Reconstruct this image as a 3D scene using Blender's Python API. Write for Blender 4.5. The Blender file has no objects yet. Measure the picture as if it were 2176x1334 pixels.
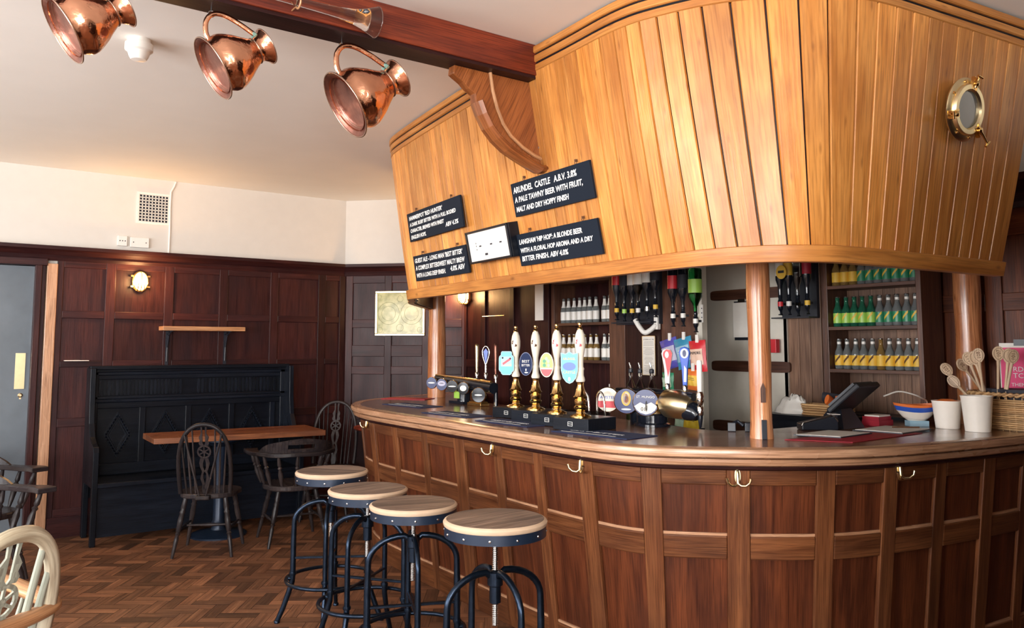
import bpy, bmesh, math, random
from mathutils import Matrix, Vector
random.seed(7)
PI = math.pi
sc = bpy.context.scene
COL = sc.collection
R = math.radians

# ---------------------------------------------------------------- camera
# world: x runs along the ceiling beam (towards the back of the bar), y along the long side of the bar
cd = bpy.data.cameras.new('camera')
cam = bpy.data.objects.new('camera', cd); COL.objects.link(cam)
cam.location = (0, 0, 1.5)
cam.rotation_euler = (R(95), 0, R(-36))
cd.sensor_width = 36
cd.lens = 1720 / 2176 * 36
cd.shift_y = -0.0372
cd.clip_start = 0.05
sc.camera = cam

# ---------------------------------------------------------------- world, light, exposure
w = bpy.data.worlds.new('world'); sc.world = w
w.use_nodes = True
w.node_tree.nodes['Background'].inputs[0].default_value = (0.55, 0.68, 1.0, 1)
w.node_tree.nodes['Background'].inputs[1].default_value = 0.4
sc.view_settings.view_transform = 'Standard'
sc.view_settings.look = 'None'
sc.view_settings.gamma = 1
sc.view_settings.use_curve_mapping = False
sc.view_settings.exposure = 0.04
sc.cycles.use_denoising = True
sc.cycles.max_bounces = 8
sc.cycles.diffuse_bounces = 4
sc.cycles.glossy_bounces = 4
sc.cycles.transmission_bounces = 8
sc.cycles.transparent_max_bounces = 8
sc.cycles.caustics_reflective = False
sc.cycles.caustics_refractive = False
sc.cycles.sample_clamp_indirect = 6

def area(name, loc, direction, sx, sy, power, color):
    l = bpy.data.lights.new(name, 'AREA'); l.shape = 'RECTANGLE'; l.size = sx; l.size_y = sy
    l.energy = power; l.color = color
    o = bpy.data.objects.new(name, l); COL.objects.link(o)
    o.location = loc
    o.rotation_euler = Vector(direction).to_track_quat('-Z', 'Z').to_euler()
    return o
WIN_Y = [(0.2, 1.7), (2.3, 3.8), (4.4, 5.9)]        # windows in the wall at x = -3.6
for (a, b), pw in zip(WIN_Y, (270, 210, 130)):
    area('daylight', (-3.7, (a + b) / 2, 1.75), (1, 0, .5), b - a, 1.8, pw, (0.97, 0.98, 1.0))
WIN_X = [(-3.4, -2.1), (-1.8, -0.5)]                  # windows in the wall at y = -2.6
for a, b in WIN_X:
    area('daylight_rear', ((a + b) / 2, -2.7, 1.75), (0, 1, .5), b - a, 1.8, 265, (1.0, 0.985, 0.97))

# ---------------------------------------------------------------- mesh builder
class MB:
    def __init__(s):
        s.V = []; s.F = []; s.U = []; s.T = []; s.M = Matrix.Identity(4)
    def add(s, verts, faces, grain=None, tone=None, uvs=None):
        vs = [Vector(v) for v in verts]
        if tone is None: tone = random.random()
        b = len(s.V)
        if uvs is None:
            if grain is None:
                ext = [max(v[k] for v in vs) - min(v[k] for v in vs) for k in range(3)]
                g = Vector((0, 0, 0)); g[ext.index(max(ext))] = 1
            else: g = Vector(grain).normalized()
            ou, ov = random.uniform(0, 40), random.uniform(0, 40)
        for f in faces:
            s.F.append([b + i for i in f]); s.T.append(tone)
            if uvs is None:
                n = Vector((0, 0, 0))
                for i in range(len(f)):
                    p, q = vs[f[i]], vs[f[(i + 1) % len(f)]]
                    n += p.cross(q)
                c = g.cross(n.normalized() if n.length > 1e-12 else Vector((0, 0, 1)))
                if c.length < .3: c = Vector((g.y, g.z, g.x)); d = c.cross(g); s.U.append([(vs[i].dot(d) + ou, vs[i].dot(c) + ov) for i in f])
                else:
                    c.normalize(); s.U.append([(vs[i].dot(g) + ou, vs[i].dot(c) + ov) for i in f])
            else: s.U.append([uvs[i] for i in f])
        M = s.M
        s.V += [M @ v for v in vs]
        return s
    def box(s, x0, x1, y0, y1, z0, z1, grain=None, tone=None):
        v = [(x, y, z) for z in (z0, z1) for y in (y0, y1) for x in (x0, x1)]
        return s.add(v, [(0, 2, 3, 1), (4, 5, 7, 6), (0, 1, 5, 4), (2, 6, 7, 3), (0, 4, 6, 2), (1, 3, 7, 5)], grain, tone)
    def cbox(s, cx, cy, cz, sx, sy, sz, **k):
        return s.box(cx - sx / 2, cx + sx / 2, cy - sy / 2, cy + sy / 2, cz - sz / 2, cz + sz / 2, **k)
    def hexa(s, v8, grain=None, tone=None):
        return s.add(v8, [(0, 2, 3, 1), (4, 5, 7, 6), (0, 1, 5, 4), (2, 6, 7, 3), (0, 4, 6, 2), (1, 3, 7, 5)], grain, tone)
    def prism(s, poly, z0, z1, grain=None, tone=None, M=None):
        n = len(poly)
        v = [Vector((p[0], p[1], z0)) for p in poly] + [Vector((p[0], p[1], z1)) for p in poly]
        if M is not None: v = [M @ q for q in v]; 
        f = [tuple(range(n))[::-1], tuple(range(n, 2 * n))] + [(i, (i + 1) % n, n + (i + 1) % n, n + i) for i in range(n)]
        return s.add(v, f, grain, tone)
    def tube(s, pts, r, n=8, closed=False, caps=True, flat=1.0, up=None, tone=None):
        P = [Vector(p) for p in pts]; m = len(P)
        rr = r if isinstance(r, (list, tuple)) else [r] * m
        verts = []; uv = []; prev = None; L = 0
        for i in range(m):
            if closed: t = P[(i + 1) % m] - P[i - 1]
            else: t = P[min(i + 1, m - 1)] - P[max(i - 1, 0)]
            t.normalize()
            if up is not None: a = Vector(up) - t * t.dot(Vector(up))
            elif prev is None:
                a = Vector((0, 0, 1)) if abs(t.z) < .9 else Vector((1, 0, 0)); a = a - t * a.dot(t)
            else: a = prev - t * prev.dot(t)
            if a.length < 1e-6: a = Vector((1, 0, 0))
            a.normalize(); prev = a; bb = t.cross(a)
            if i: L += (P[i] - P[i - 1]).length
            for k in range(n):
                an = 2 * PI * k / n
                verts.append(P[i] + a * (math.cos(an) * rr[i]) + bb * (math.sin(an) * rr[i] * flat))
                uv.append((L, k / n * .12))
        f = []
        for i in range(m if closed else m - 1):
            j = (i + 1) % m
            for k in range(n):
                f.append((i * n + k, i * n + (k + 1) % n, j * n + (k + 1) % n, j * n + k))
        if caps and not closed:
            f.append(tuple(range(n))[::-1]); f.append(tuple((m - 1) * n + k for k in range(n)))
        ou = random.uniform(0, 30)
        return s.add(verts, f, tone=tone, uvs=[(a + ou, b) for a, b in uv])
    def lathe(s, prof, n=20, M=None, tone=None, cap=True):
        v = []; uv = []
        for (r, z) in prof:
            for k in range(n):
                a = 2 * PI * k / n
                q = Vector((r * math.cos(a), r * math.sin(a), z))
                v.append(M @ q if M is not None else q); uv.append((z, k / n * .3))
        f = []
        for i in range(len(prof) - 1):
            for k in range(n):
                f.append((i * n + k, i * n + (k + 1) % n, (i + 1) * n + (k + 1) % n, (i + 1) * n + k))
        if cap:
            if prof[0][0] > 1e-5: f.append(tuple(range(n))[::-1])
            if prof[-1][0] > 1e-5: f.append(tuple((len(prof) - 1) * n + k for k in range(n)))
        return s.add(v, f, tone=tone, uvs=uv)
    def turned(s, p0, p1, prof, n=10):
        p0, p1 = Vector(p0), Vector(p1); d = p1 - p0
        M = Matrix.Translation(p0) @ d.to_track_quat('Z', 'Y').to_matrix().to_4x4()
        return s.lathe([(r, t * d.length) for t, r in prof], n, M)
    def sweep(s, C, prof, s0, s1, step=.04, tone=None, caps=True):
        n = max(2, int((s1 - s0) / step) + 1); v = []; uv = []; m = len(prof)
        ou = random.uniform(0, 30); ov = random.uniform(0, 30)
        for i in range(n + 1):
            t = s0 + (s1 - s0) * i / n
            p, nn = C.at(t)
            acc = 0
            for k, (o, z) in enumerate(prof):
                if k: acc += math.hypot(o - prof[k - 1][0], z - prof[k - 1][1])
                v.append((p[0] + nn[0] * o, p[1] + nn[1] * o, z)); uv.append((t + ou, acc + ov))
        f = [(i * m + k, i * m + (k + 1) % m, (i + 1) * m + (k + 1) % m, (i + 1) * m + k) for i in range(n) for k in range(m)]
        if caps: f += [tuple(range(m))[::-1], tuple(n * m + k for k in range(m))]
        return s.add(v, f, tone=tone, uvs=uv)
    def ring(s, c, r, rt, axis='Z', n=32, m=8, M=None):
        pts = []
        for i in range(n):
            a = 2 * PI * i / n
            q = Vector((r * math.cos(a), r * math.sin(a), 0))
            if axis == 'Y': q = Vector((q.x, 0, q.y))
            if axis == 'X': q = Vector((0, q.x, q.y))
            q = q + Vector(c); pts.append(M @ q if M is not None else q)
        return s.tube(pts, rt, m, closed=True)
    def build(s, name, mat, parent=None, smooth=None, bevel=0, recalc=True):
        me = bpy.data.meshes.new(name)
        me.from_pydata([tuple(v) for v in s.V], [], s.F)
        uvl = me.uv_layers.new(name='UVMap')
        i = 0
        for f in s.U:
            for u in f: uvl.data[i].uv = u; i += 1
        at = me.attributes.new('tone', 'FLOAT', 'FACE')
        at.data.foreach_set('value', s.T)
        if recalc:
            bm = bmesh.new(); bm.from_mesh(me); bmesh.ops.recalc_face_normals(bm, faces=bm.faces); bm.to_mesh(me); bm.free()
        if smooth is not None:
            me.polygons.foreach_set('use_smooth', [True] * len(me.polygons))
            me.set_sharp_from_angle(angle=R(smooth))
        me.materials.append(mat)
        o = bpy.data.objects.new(name, me); COL.objects.link(o)
        if parent: o.parent = parent
        if bevel:
            b = o.modifiers.new('bevel', 'BEVEL'); b.width = bevel; b.segments = 2; b.limit_method = 'ANGLE'; b.angle_limit = R(40)
        return o

def tag(o, label=None, cat=None, group=None, kind=None):
    if label: o['label'] = label
    if cat: o['category'] = cat
    if group: o['group'] = group
    if kind: o['kind'] = kind
    return o
def thing(name, label, cat, loc=(0, 0, 0), rz=0, group=None):
    o = bpy.data.objects.new(name, None); COL.objects.link(o)
    o.location = loc; o.rotation_euler = (0, 0, rz); o.empty_display_size = .05
    return tag(o, label, cat, group)
def dup(root, loc, rz, label):
    def cp(o, parent):
        c = o.copy(); COL.objects.link(c); c.parent = parent
        for ch in list(o.children): cp(ch, c)
        return c
    r = cp(root, None); r.location = loc; r.rotation_euler = (0, 0, rz); r['label'] = label
    return r
FONT = bpy.data.curves.new('f', 'FONT').font if False else None
def text(name, s, size, mat, parent, M, ext=.0006, shear=0, align='LEFT', bold=0, width=None):
    cu = bpy.data.curves.new(name, 'FONT'); cu.body = s; cu.size = size; cu.extrude = ext; cu.shear = shear
    cu.align_x = align; cu.offset = bold; cu.resolution_u = 2
    t = bpy.data.objects.new(name, cu); COL.objects.link(t)
    dg = bpy.context.evaluated_depsgraph_get()
    me = bpy.data.meshes.new_from_object(t.evaluated_get(dg))
    bpy.data.objects.remove(t)
    if width:
        xs = [v.co.x for v in me.vertices]; k = width / (max(xs) - min(xs)) if xs else 1
        for v in me.vertices: v.co.x *= k
    me.transform(M); me.materials.clear(); me.materials.append(mat)
    o = bpy.data.objects.new(name, me); COL.objects.link(o)
    if parent: o.parent = parent
    return o
def frame(o, ex, ey):
    ex = Vector(ex).normalized(); ey = Vector(ey); ey = (ey - ex * ex.dot(ey)).normalized(); ez = ex.cross(ey)
    M = Matrix((ex, ey, ez)).transposed().to_4x4(); M.translation = Vector(o)
    return M

# ---------------------------------------------------------------- plan curves
def catmull(P, n=12):
    out = []
    Q = [tuple(2 * a - b for a, b in zip(P[0], P[1]))] + list(P) + [tuple(2 * a - b for a, b in zip(P[-1], P[-2]))]
    for i in range(1, len(Q) - 2):
        for k in range(n):
            t = k / n; r = []
            for d in range(len(P[0])):
                a, b, c, e = Q[i - 1][d], Q[i][d], Q[i + 1][d], Q[i + 2][d]
                r.append(.5 * (2 * b + (c - a) * t + (2 * a - 5 * b + 4 * c - e) * t * t + (3 * b - a - 3 * c + e) * t ** 3))
            out.append(tuple(r))
    out.append(tuple(P[-1]))
    return out
class Curve:
    def __init__(s, P, n=14):
        s.P = catmull(P, n); s.S = [0]
        for a, b in zip(s.P, s.P[1:]): s.S.append(s.S[-1] + math.dist(a, b))
        s.L = s.S[-1]
    def raw(s, t):
        t = min(max(t, 0), s.L)
        import bisect
        i = min(max(bisect.bisect_right(s.S, t) - 1, 0), len(s.P) - 2)
        u = (t - s.S[i]) / (s.S[i + 1] - s.S[i] + 1e-12)
        return tuple(a + (b - a) * u for a, b in zip(s.P[i], s.P[i + 1]))
    def at(s, t):
        p = s.raw(t); a = s.raw(t - .03); b = s.raw(t + .03)
        d = Vector((b[0] - a[0], b[1] - a[1])).normalized()
        return p, (d.y, -d.x)          # normal points to the drinkers' side when the curve runs from far end to wall

# ---------------------------------------------------------------- materials
def _mat(name):
    m = bpy.data.materials.new(name); m.use_nodes = True
    nt = m.node_tree; b = nt.nodes['Principled BSDF']
    return m, nt, b
def N(nt, t, **k):
    n = nt.nodes.new(t)
    for a, v in k.items(): setattr(n, a, v)
    return n
def plain(name, col, rough=.5, metal=0, bump=0, bscale=30, vary=0, coat=0, spec=.5):
    m, nt, b = _mat(name); L = nt.links
    b.inputs['Base Color'].default_value = (*col, 1); b.inputs['Roughness'].default_value = rough
    b.inputs['Metallic'].default_value = metal; b.inputs['Coat Weight'].default_value = coat
    b.inputs['Specular IOR Level'].default_value = spec
    tc = N(nt, 'ShaderNodeTexCoord')
    no = N(nt, 'ShaderNodeTexNoise'); no.inputs['Scale'].default_value = bscale; no.inputs['Detail'].default_value = 4
    L.new(tc.outputs['Object'], no.inputs['Vector'])
    mx = N(nt, 'ShaderNodeMix', data_type='RGBA')
    v = max(vary, .04)
    mx.inputs[6].default_value = (*[c * (1 - v) for c in col], 1); mx.inputs[7].default_value = (*[min(1, c * (1 + v)) for c in col], 1)
    L.new(no.outputs['Fac'], mx.inputs[0]); L.new(mx.outputs[2], b.inputs['Base Color'])
    if bump:
        bp = N(nt, 'ShaderNodeBump'); bp.inputs['Strength'].default_value = bump; bp.inputs['Distance'].default_value = .01
        L.new(no.outputs['Fac'], bp.inputs['Height']); L.new(bp.outputs[0], b.inputs['Normal'])
    return m
def wood(name, c1, c2, c3=None, rough=.4, fine=90, coarse=9, tone=.35, coat=.0, knots=0, mottling=.5, spec=.5, streak=.75):
    m, nt, b = _mat(name); L = nt.links
    uv = N(nt, 'ShaderNodeUVMap'); uv.uv_map = 'UVMap'
    def noise(sx, sy, det, dist=0):
        mp = N(nt, 'ShaderNodeMapping'); mp.inputs['Scale'].default_value = (sx, sy, 1)
        L.new(uv.outputs[0], mp.inputs[0])
        n = N(nt, 'ShaderNodeTexNoise', noise_dimensions='2D'); n.inputs['Scale'].default_value = 1; n.inputs['Detail'].default_value = det
        n.inputs['Distortion'].default_value = dist
        L.new(mp.outputs[0], n.inputs['Vector']); return n
    g = noise(1.6, coarse * 3, 5, .6); f = noise(5, fine * 2.2, 3); bl = noise(2.2, 5, 3)
    r = N(nt, 'ShaderNodeValToRGB'); r.color_ramp.elements[0].position = .3; r.color_ramp.elements[1].position = .7
    r.color_ramp.elements[0].color = (*c1, 1); r.color_ramp.elements[1].color = (*c2, 1)
    L.new(g.outputs['Fac'], r.inputs[0])
    m1 = N(nt, 'ShaderNodeMix', data_type='RGBA', blend_type='MULTIPLY'); m1.inputs[0].default_value = streak
    r2 = N(nt, 'ShaderNodeValToRGB'); r2.color_ramp.elements[0].position = .32; r2.color_ramp.elements[1].position = .55
    r2.color_ramp.elements[0].color = (.42, .36, .34, 1); r2.color_ramp.elements[1].color = (1, 1, 1, 1)
    L.new(f.outputs['Fac'], r2.inputs[0]); L.new(r.outputs[0], m1.inputs[6]); L.new(r2.outputs[0], m1.inputs[7])
    m2 = N(nt, 'ShaderNodeMix', data_type='RGBA'); c3 = c3 or c1
    r3 = N(nt, 'ShaderNodeValToRGB'); r3.color_ramp.elements[0].position = .42; r3.color_ramp.elements[1].position = .75
    r3.color_ramp.elements[0].color = (0, 0, 0, 1); r3.color_ramp.elements[1].color = (mottling,) * 3 + (1,)
    L.new(bl.outputs['Fac'], r3.inputs[0]); L.new(r3.outputs[0], m2.inputs[0]); L.new(m1.outputs[2], m2.inputs[6])
    m2.inputs[7].default_value = (*c3, 1)
    at = N(nt, 'ShaderNodeAttribute', attribute_name='tone')
    mr = N(nt, 'ShaderNodeMapRange'); mr.inputs[3].default_value = 1 - tone; mr.inputs[4].default_value = 1 + tone
    L.new(at.outputs['Fac'], mr.inputs[0])
    m3 = N(nt, 'ShaderNodeMix', data_type='RGBA', blend_type='MULTIPLY'); m3.inputs[0].default_value = 1
    L.new(m2.outputs[2], m3.inputs[6]); L.new(mr.outputs[0], m3.inputs[7])
    out = m3.outputs[2]
    if knots:
        mp = N(nt, 'ShaderNodeMapping'); mp.inputs['Scale'].default_value = (2.3, 9, 1); L.new(uv.outputs[0], mp.inputs[0])
        vo = N(nt, 'ShaderNodeTexVoronoi', voronoi_dimensions='2D'); vo.inputs['Scale'].default_value = 1; L.new(mp.outputs[0], vo.inputs['Vector'])
        rk = N(nt, 'ShaderNodeValToRGB'); rk.color_ramp.elements[0].position = .012; rk.color_ramp.elements[1].position = .065
        rk.color_ramp.elements[0].color = (.18, .07, .03, 1); rk.color_ramp.elements[1].color = (1, 1, 1, 1)
        L.new(vo.outputs['Distance'], rk.inputs[0])
        m4 = N(nt, 'ShaderNodeMix', data_type='RGBA', blend_type='MULTIPLY'); m4.inputs[0].default_value = knots
        L.new(out, m4.inputs[6]); L.new(rk.outputs[0], m4.inputs[7]); out = m4.outputs[2]
    L.new(out, b.inputs['Base Color'])
    rr = N(nt, 'ShaderNodeMapRange'); rr.inputs[3].default_value = rough - .1; rr.inputs[4].default_value = rough + .12
    L.new(bl.outputs['Fac'], rr.inputs[0]); L.new(rr.outputs[0], b.inputs['Roughness'])
    b.inputs['Coat Weight'].default_value = coat; b.inputs['Coat Roughness'].default_value = .15
    b.inputs['Specular IOR Level'].default_value = spec
    bp = N(nt, 'ShaderNodeBump'); bp.inputs['Strength'].default_value = .25; bp.inputs['Distance'].default_value = .002
    L.new(f.outputs['Fac'], bp.inputs['Height']); L.new(bp.outputs[0], b.inputs['Normal'])
    return m
def glass(name, col, rough=.03, trans=1.0):
    m, nt, b = _mat(name)
    b.inputs['Base Color'].default_value = (*col, 1); b.inputs['Roughness'].default_value = rough
    b.inputs['Transmission Weight'].default_value = trans; b.inputs['IOR'].default_value = 1.45
    no = N(nt, 'ShaderNodeTexNoise'); no.inputs['Scale'].default_value = 8
    mr = N(nt, 'ShaderNodeMapRange'); mr.inputs[3].default_value = rough; mr.inputs[4].default_value = rough + .04
    nt.links.new(no.outputs['Fac'], mr.inputs[0]); nt.links.new(mr.outputs[0], b.inputs['Roughness'])
    return m
def emit(name, col, st):
    m, nt, b = _mat(name)
    b.inputs['Base Color'].default_value = (*col, 1)
    b.inputs['Emission Color'].default_value = (*col, 1); b.inputs['Emission Strength'].default_value = st
    return m

W = {}
W['pine'] = wood('golden_pine', (.50, .185, .034), (.70, .31, .078), (.34, .11, .022), rough=.34, tone=.3, knots=.4, fine=60, mottling=.6, streak=.5)
W['pine_trim'] = wood('golden_pine_trim', (.44, .165, .035), (.60, .26, .065), (.28, .09, .02), rough=.38, tone=.15, knots=.5, mottling=.6, streak=.5)
W['oak'] = wood('red_brown_oak', (.068, .018, .008), (.155, .043, .016), (.028, .009, .006), rough=.36, tone=.3, coarse=6, spec=.22)
W['oak_light'] = wood('worn_oak', (.10, .032, .012), (.19, .07, .026), (.05, .017, .009), rough=.4, tone=.3, spec=.22)
W['oak_dark'] = wood('dark_oak', (.027, .008, .009), (.052, .015, .013), (.016, .007, .010), rough=.38, tone=.35, coarse=6, spec=.22)
W['top'] = wood('bar_top_oak', (.21, .085, .038), (.31, .14, .068), (.15, .058, .03), rough=.16, tone=.12, coat=.3)
W['edge'] = wood('bar_edge_oak', (.42, .22, .12), (.56, .33, .2), (.3, .14, .07), rough=.26, tone=.15, coat=.2)
W['beam'] = wood('mahogany_beam', (.12, .016, .007), (.24, .04, .013), (.05, .009, .007), rough=.4, tone=.12, coarse=5)
W['bracket'] = wood('polished_bracket', (.22, .065, .018), (.34, .115, .035), (.13, .035, .012), rough=.3, tone=.12, coarse=4)
W['black'] = wood('blackened_oak', (.004, .006, .011), (.008, .011, .018), (.003, .005, .010), rough=.32, tone=.3, spec=.22)
W['chair'] = wood('dark_chair_beech', (.02, .016, .018), (.045, .034, .032), (.014, .012, .015), rough=.28, tone=.3, spec=.22)
W['table'] = wood('table_pine', (.17, .055, .022), (.30, .11, .045), (.09, .028, .014), rough=.3, tone=.12, coarse=5, mottling=.7)
W['post'] = wood('varnished_post', (.48, .17, .06), (.68, .32, .15), (.3, .07, .02), rough=.25, tone=.05, coarse=7, knots=.6, coat=.3)
W['seat'] = wood('weathered_seat', (.13, .088, .068), (.33, .235, .18), (.08, .055, .045), rough=.6, tone=.15, streak=.95, coarse=10, mottling=.6)
W['seat_rim'] = wood('pale_seat_rim', (.6, .44, .31), (.75, .58, .44), rough=.5, tone=.05)
W['shelf'] = wood('shelf_oak', (.085, .034, .02), (.15, .062, .035), (.05, .02, .015), rough=.4, tone=.25)
W['shelf_back'] = wood('shelf_backing', (.16, .08, .045), (.25, .135, .08), (.08, .035, .02), rough=.5, tone=.3)
W['pale'] = wood('glare_pale_chair', (.30, .33, .27), (.44, .46, .38), (.2, .22, .18), rough=.35, tone=.08, fine=40)  # pale sage is window glare painted into the colour of brown wood
W['glare_bow'] = wood('glare_bow', (.50, .45, .34), (.62, .56, .43), (.36, .3, .18), rough=.35, tone=.05, fine=40)  # cream tone of the bow is the same glare, put into the colour
W['arm'] = wood('worn_arm', (.42, .2, .085), (.62, .34, .17), (.2, .08, .035), rough=.35, tone=.1)
W['spoon'] = wood('spoon_beech', (.60, .42, .26), (.76, .56, .38), rough=.55, tone=.08)
M_floor = wood('parquet', (.15, .06, .028), (.31, .14, .068), (.08, .034, .018), rough=.45, tone=.68, coarse=12, mottling=.6)
M_grout = plain('floor_gap', (.02, .012, .01), .8)
M_ceil = plain('ceiling_paint', (.84, .81, .755), .75, bump=.15, bscale=3, vary=.04)
M_wall = plain('cream_wall', (.68, .64, .58), .7, bump=.1, bscale=12)
M_white = plain('white_plastic', (.84, .80, .74), .35)
M_whiter = plain('white_enamel', (.92, .85, .76), .3)
M_door = plain('grey_steel_door', (.12, .145, .17), .32, bump=.12, bscale=5, vary=.3)
M_ldoor = plain('cream_door', (.66, .61, .52), .5)
M_black = plain('black_paint', (.012, .014, .022), .4)
M_blackg = plain('black_gloss', (.008, .01, .016), .12)
M_iron = plain('blued_iron', (.016, .026, .045), .28, metal=.85, vary=.5, bump=.1)
M_apron = plain('blue_black_band', (.013, .024, .048), .35, metal=.3)
M_steel = plain('steel', (.62, .62, .62), .2, metal=1)
M_chrome = plain('chrome', (.85, .83, .80), .08, metal=1)
M_brass = plain('brass', (.86, .58, .24), .16, metal=1, vary=.12)
M_brassp = plain('pale_brass', (.92, .76, .46), .28, metal=1, vary=.1)
M_copper = plain('copper', (.80, .36, .22), .17, metal=1, vary=.45, bump=.9, bscale=11)
M_copdark = plain('tarnished_copper', (.26, .11, .08), .38, metal=.9, vary=.6, bump=.5, bscale=18)
M_rim = plain('copper_rim', (.42, .27, .20), .25, metal=.9, vary=.3)
M_verd = plain('verdigris', (.22, .36, .30), .6, vary=.4, bscale=60)
M_porc = plain('cream_porcelain', (.88, .80, .66), .18)
M_chalk = plain('chalkboard', (.007, .012, .022), .75, spec=.2)
M_chalkw = plain('chalk', (.85, .84, .80), .9)
M_navy = plain('navy_towel', (.016, .028, .085), .9, bump=.3, bscale=200)
M_red = plain('red_mat', (.36, .012, .03), .5)
M_paper = plain('paper', (.86, .80, .72), .7)
M_pink = plain('pink_card', (.80, .02, .16), .5)
M_wicker = wood('wicker', (.50, .28, .12), (.72, .46, .22), (.28, .13, .05), rough=.5, tone=.3, fine=30)
M_glass = glass('clear_glass', (.96, .98, .98))
M_bglass = glass('bottle_glass', (.80, .86, .85), .04, .82)
M_gglass = glass('green_glass', (.08, .50, .28), .05, .8)
M_ginglass = glass('bright_green_glass', (.05, .62, .16))
M_amber = glass('amber_liquid', (.70, .42, .13), .05, .7)
M_lamp = emit('lamp_glass', (1, .74, .42), 7)
M_pgreen = plain('lime_green', (.36, .62, .10), .35)
M_sky = plain('light_blue', (.10, .62, .80), .35)
M_dblue = plain('dark_blue', (.02, .03, .12), .3)
M_blue = plain('mid_blue', (.03, .10, .50), .3)
M_lred = plain('label_red', (.65, .03, .04), .35)
M_yel = plain('label_yellow', (.85, .52, .06), .5)
M_orange = plain('orange', (.85, .2, .04), .4)
M_gbag = plain('green_bag', (.03, .25, .12), .35)
M_pbag = plain('purple_bag', (.10, .09, .42), .35)
M_tbag = plain('teal_bag', (.05, .28, .45), .35)
M_lbag = plain('lilac_label', (.50, .48, .62), .4)
M_ltag = plain('pale_blue_label', (.35, .55, .68), .4)
M_pinkl = plain('pale_pink_label', (.82, .55, .42), .45)
M_ybag = plain('yellow_bag', (.72, .50, .03), .4)
M_lgl = plain('pale_green_label', (.4, .55, .4), .45)
M_screen = plain('black_screen', (.006, .007, .012), .5)
M_ink = plain('ink', (.02, .02, .03), .7)
M_burnt = plain('burnt_brown', (.12, .05, .02), .8)
M_seatrim = plain('pale_seat_edge', (.58, .43, .30), .5, vary=.15, bscale=25)
# ================================================================ the room
H = 2.95
# floor: herringbone parquet, one mesh
gap = .0012
b = MB(); Wd = .075; ca, sa = math.cos(R(-36)), math.sin(R(-36))
def blk(u0, v0, lu, lv):
    cu, cv = u0 + lu / 2, v0 + lv / 2
    x = ca * cu - sa * cv; y = sa * cu + ca * cv
    if not (-3.7 < x < 5.0 and -2.7 < y < 7.5): return
    q = [(u0 + gap, v0 + gap), (u0 + lu - gap, v0 + gap), (u0 + lu - gap, v0 + lv - gap), (u0 + gap, v0 + lv - gap)]
    vs = [(ca * u - sa * v, sa * u + ca * v, 0) for u, v in q]
    ou, ov = random.uniform(0, 50), random.uniform(0, 50)
    uv = [((u if lu > lv else v) + ou, (v if lu > lv else u) + ov) for u, v in q]
    b.add(vs, [(0, 1, 2, 3)], tone=random.betavariate(2.2, 2.8), uvs=uv)
for k in range(-110, 160):
    for m in range(-30, 30):
        blk((k + 6 * m) * Wd, k * Wd, 3 * Wd, Wd)
        blk((k + 6 * m) * Wd, (k + 1) * Wd, Wd, 3 * Wd)
fl = MB(); fl.box(-3.8, 5.1, -2.8, 7.6, -.1, -.0015)
floor = fl.build('floor', M_grout); tag(floor, kind='structure')
pq = b.build('parquet_blocks', M_floor, floor)
tag(MB().box(-3.8, 5.1, -2.8, 7.6, H, H + .1).build('ceiling', M_ceil), kind='structure')

def wall_box(name, boxes, mat=M_wall):
    m = MB()
    for q in boxes: m.box(*q)
    return tag(m.build(name, mat), kind='structure')
DX0, DX1, DZ = .02, .70, 2.10                        # steel door in the left wall
wl = wall_box('wall_left', [(-3.7, DX0 - .06, 7.44, 7.6, 0, H), (DX1 + .06, 3.40, 7.44, 7.6, 0, H), (DX0 - .06, DX1 + .06, 7.44, 7.6, 2.2, H), (DX0 - .06, DX1 + .06, 7.56, 7.6, 0, 2.2)])
# canted wall from (3.35,7.42) to (4.2,6.5)
CA = Vector((3.35, 7.42, 0)); CB = Vector((4.22, 6.52, 0)); CDir = (CB - CA).normalized(); CN = Vector((-CDir.y, CDir.x, 0))
if CN.dot(Vector((-1, -1, 0))) < 0: CN = -CN
CL = (CB - CA).length
m = MB(); m.M = frame(CA, CDir, (0, 0, 1)); m.box(-.05, CL + .05, 0, H, -.18, -.02) if frame(CA, CDir, (0, 0, 1)).col[2].xyz.dot(CN) > 0 else m.box(-.05, CL + .05, 0, H, .02, .18)
wc = tag(m.build('wall_corner', M_wall), kind='structure')
# back wall: dark bay behind the bar, door gap, right bay deeper
wb = wall_box('wall_back', [(4.22, 4.4, 5.24, 6.6, 0, H), (4.68, 4.8, 3.02, 5.3, 0, H), (4.92, 5.08, -2.7, 3.1, 0, H), (4.88, 5.0, 3.0, 3.1, 0, H), (4.22, 4.8, 5.24, 5.30, 0, H)])
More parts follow.
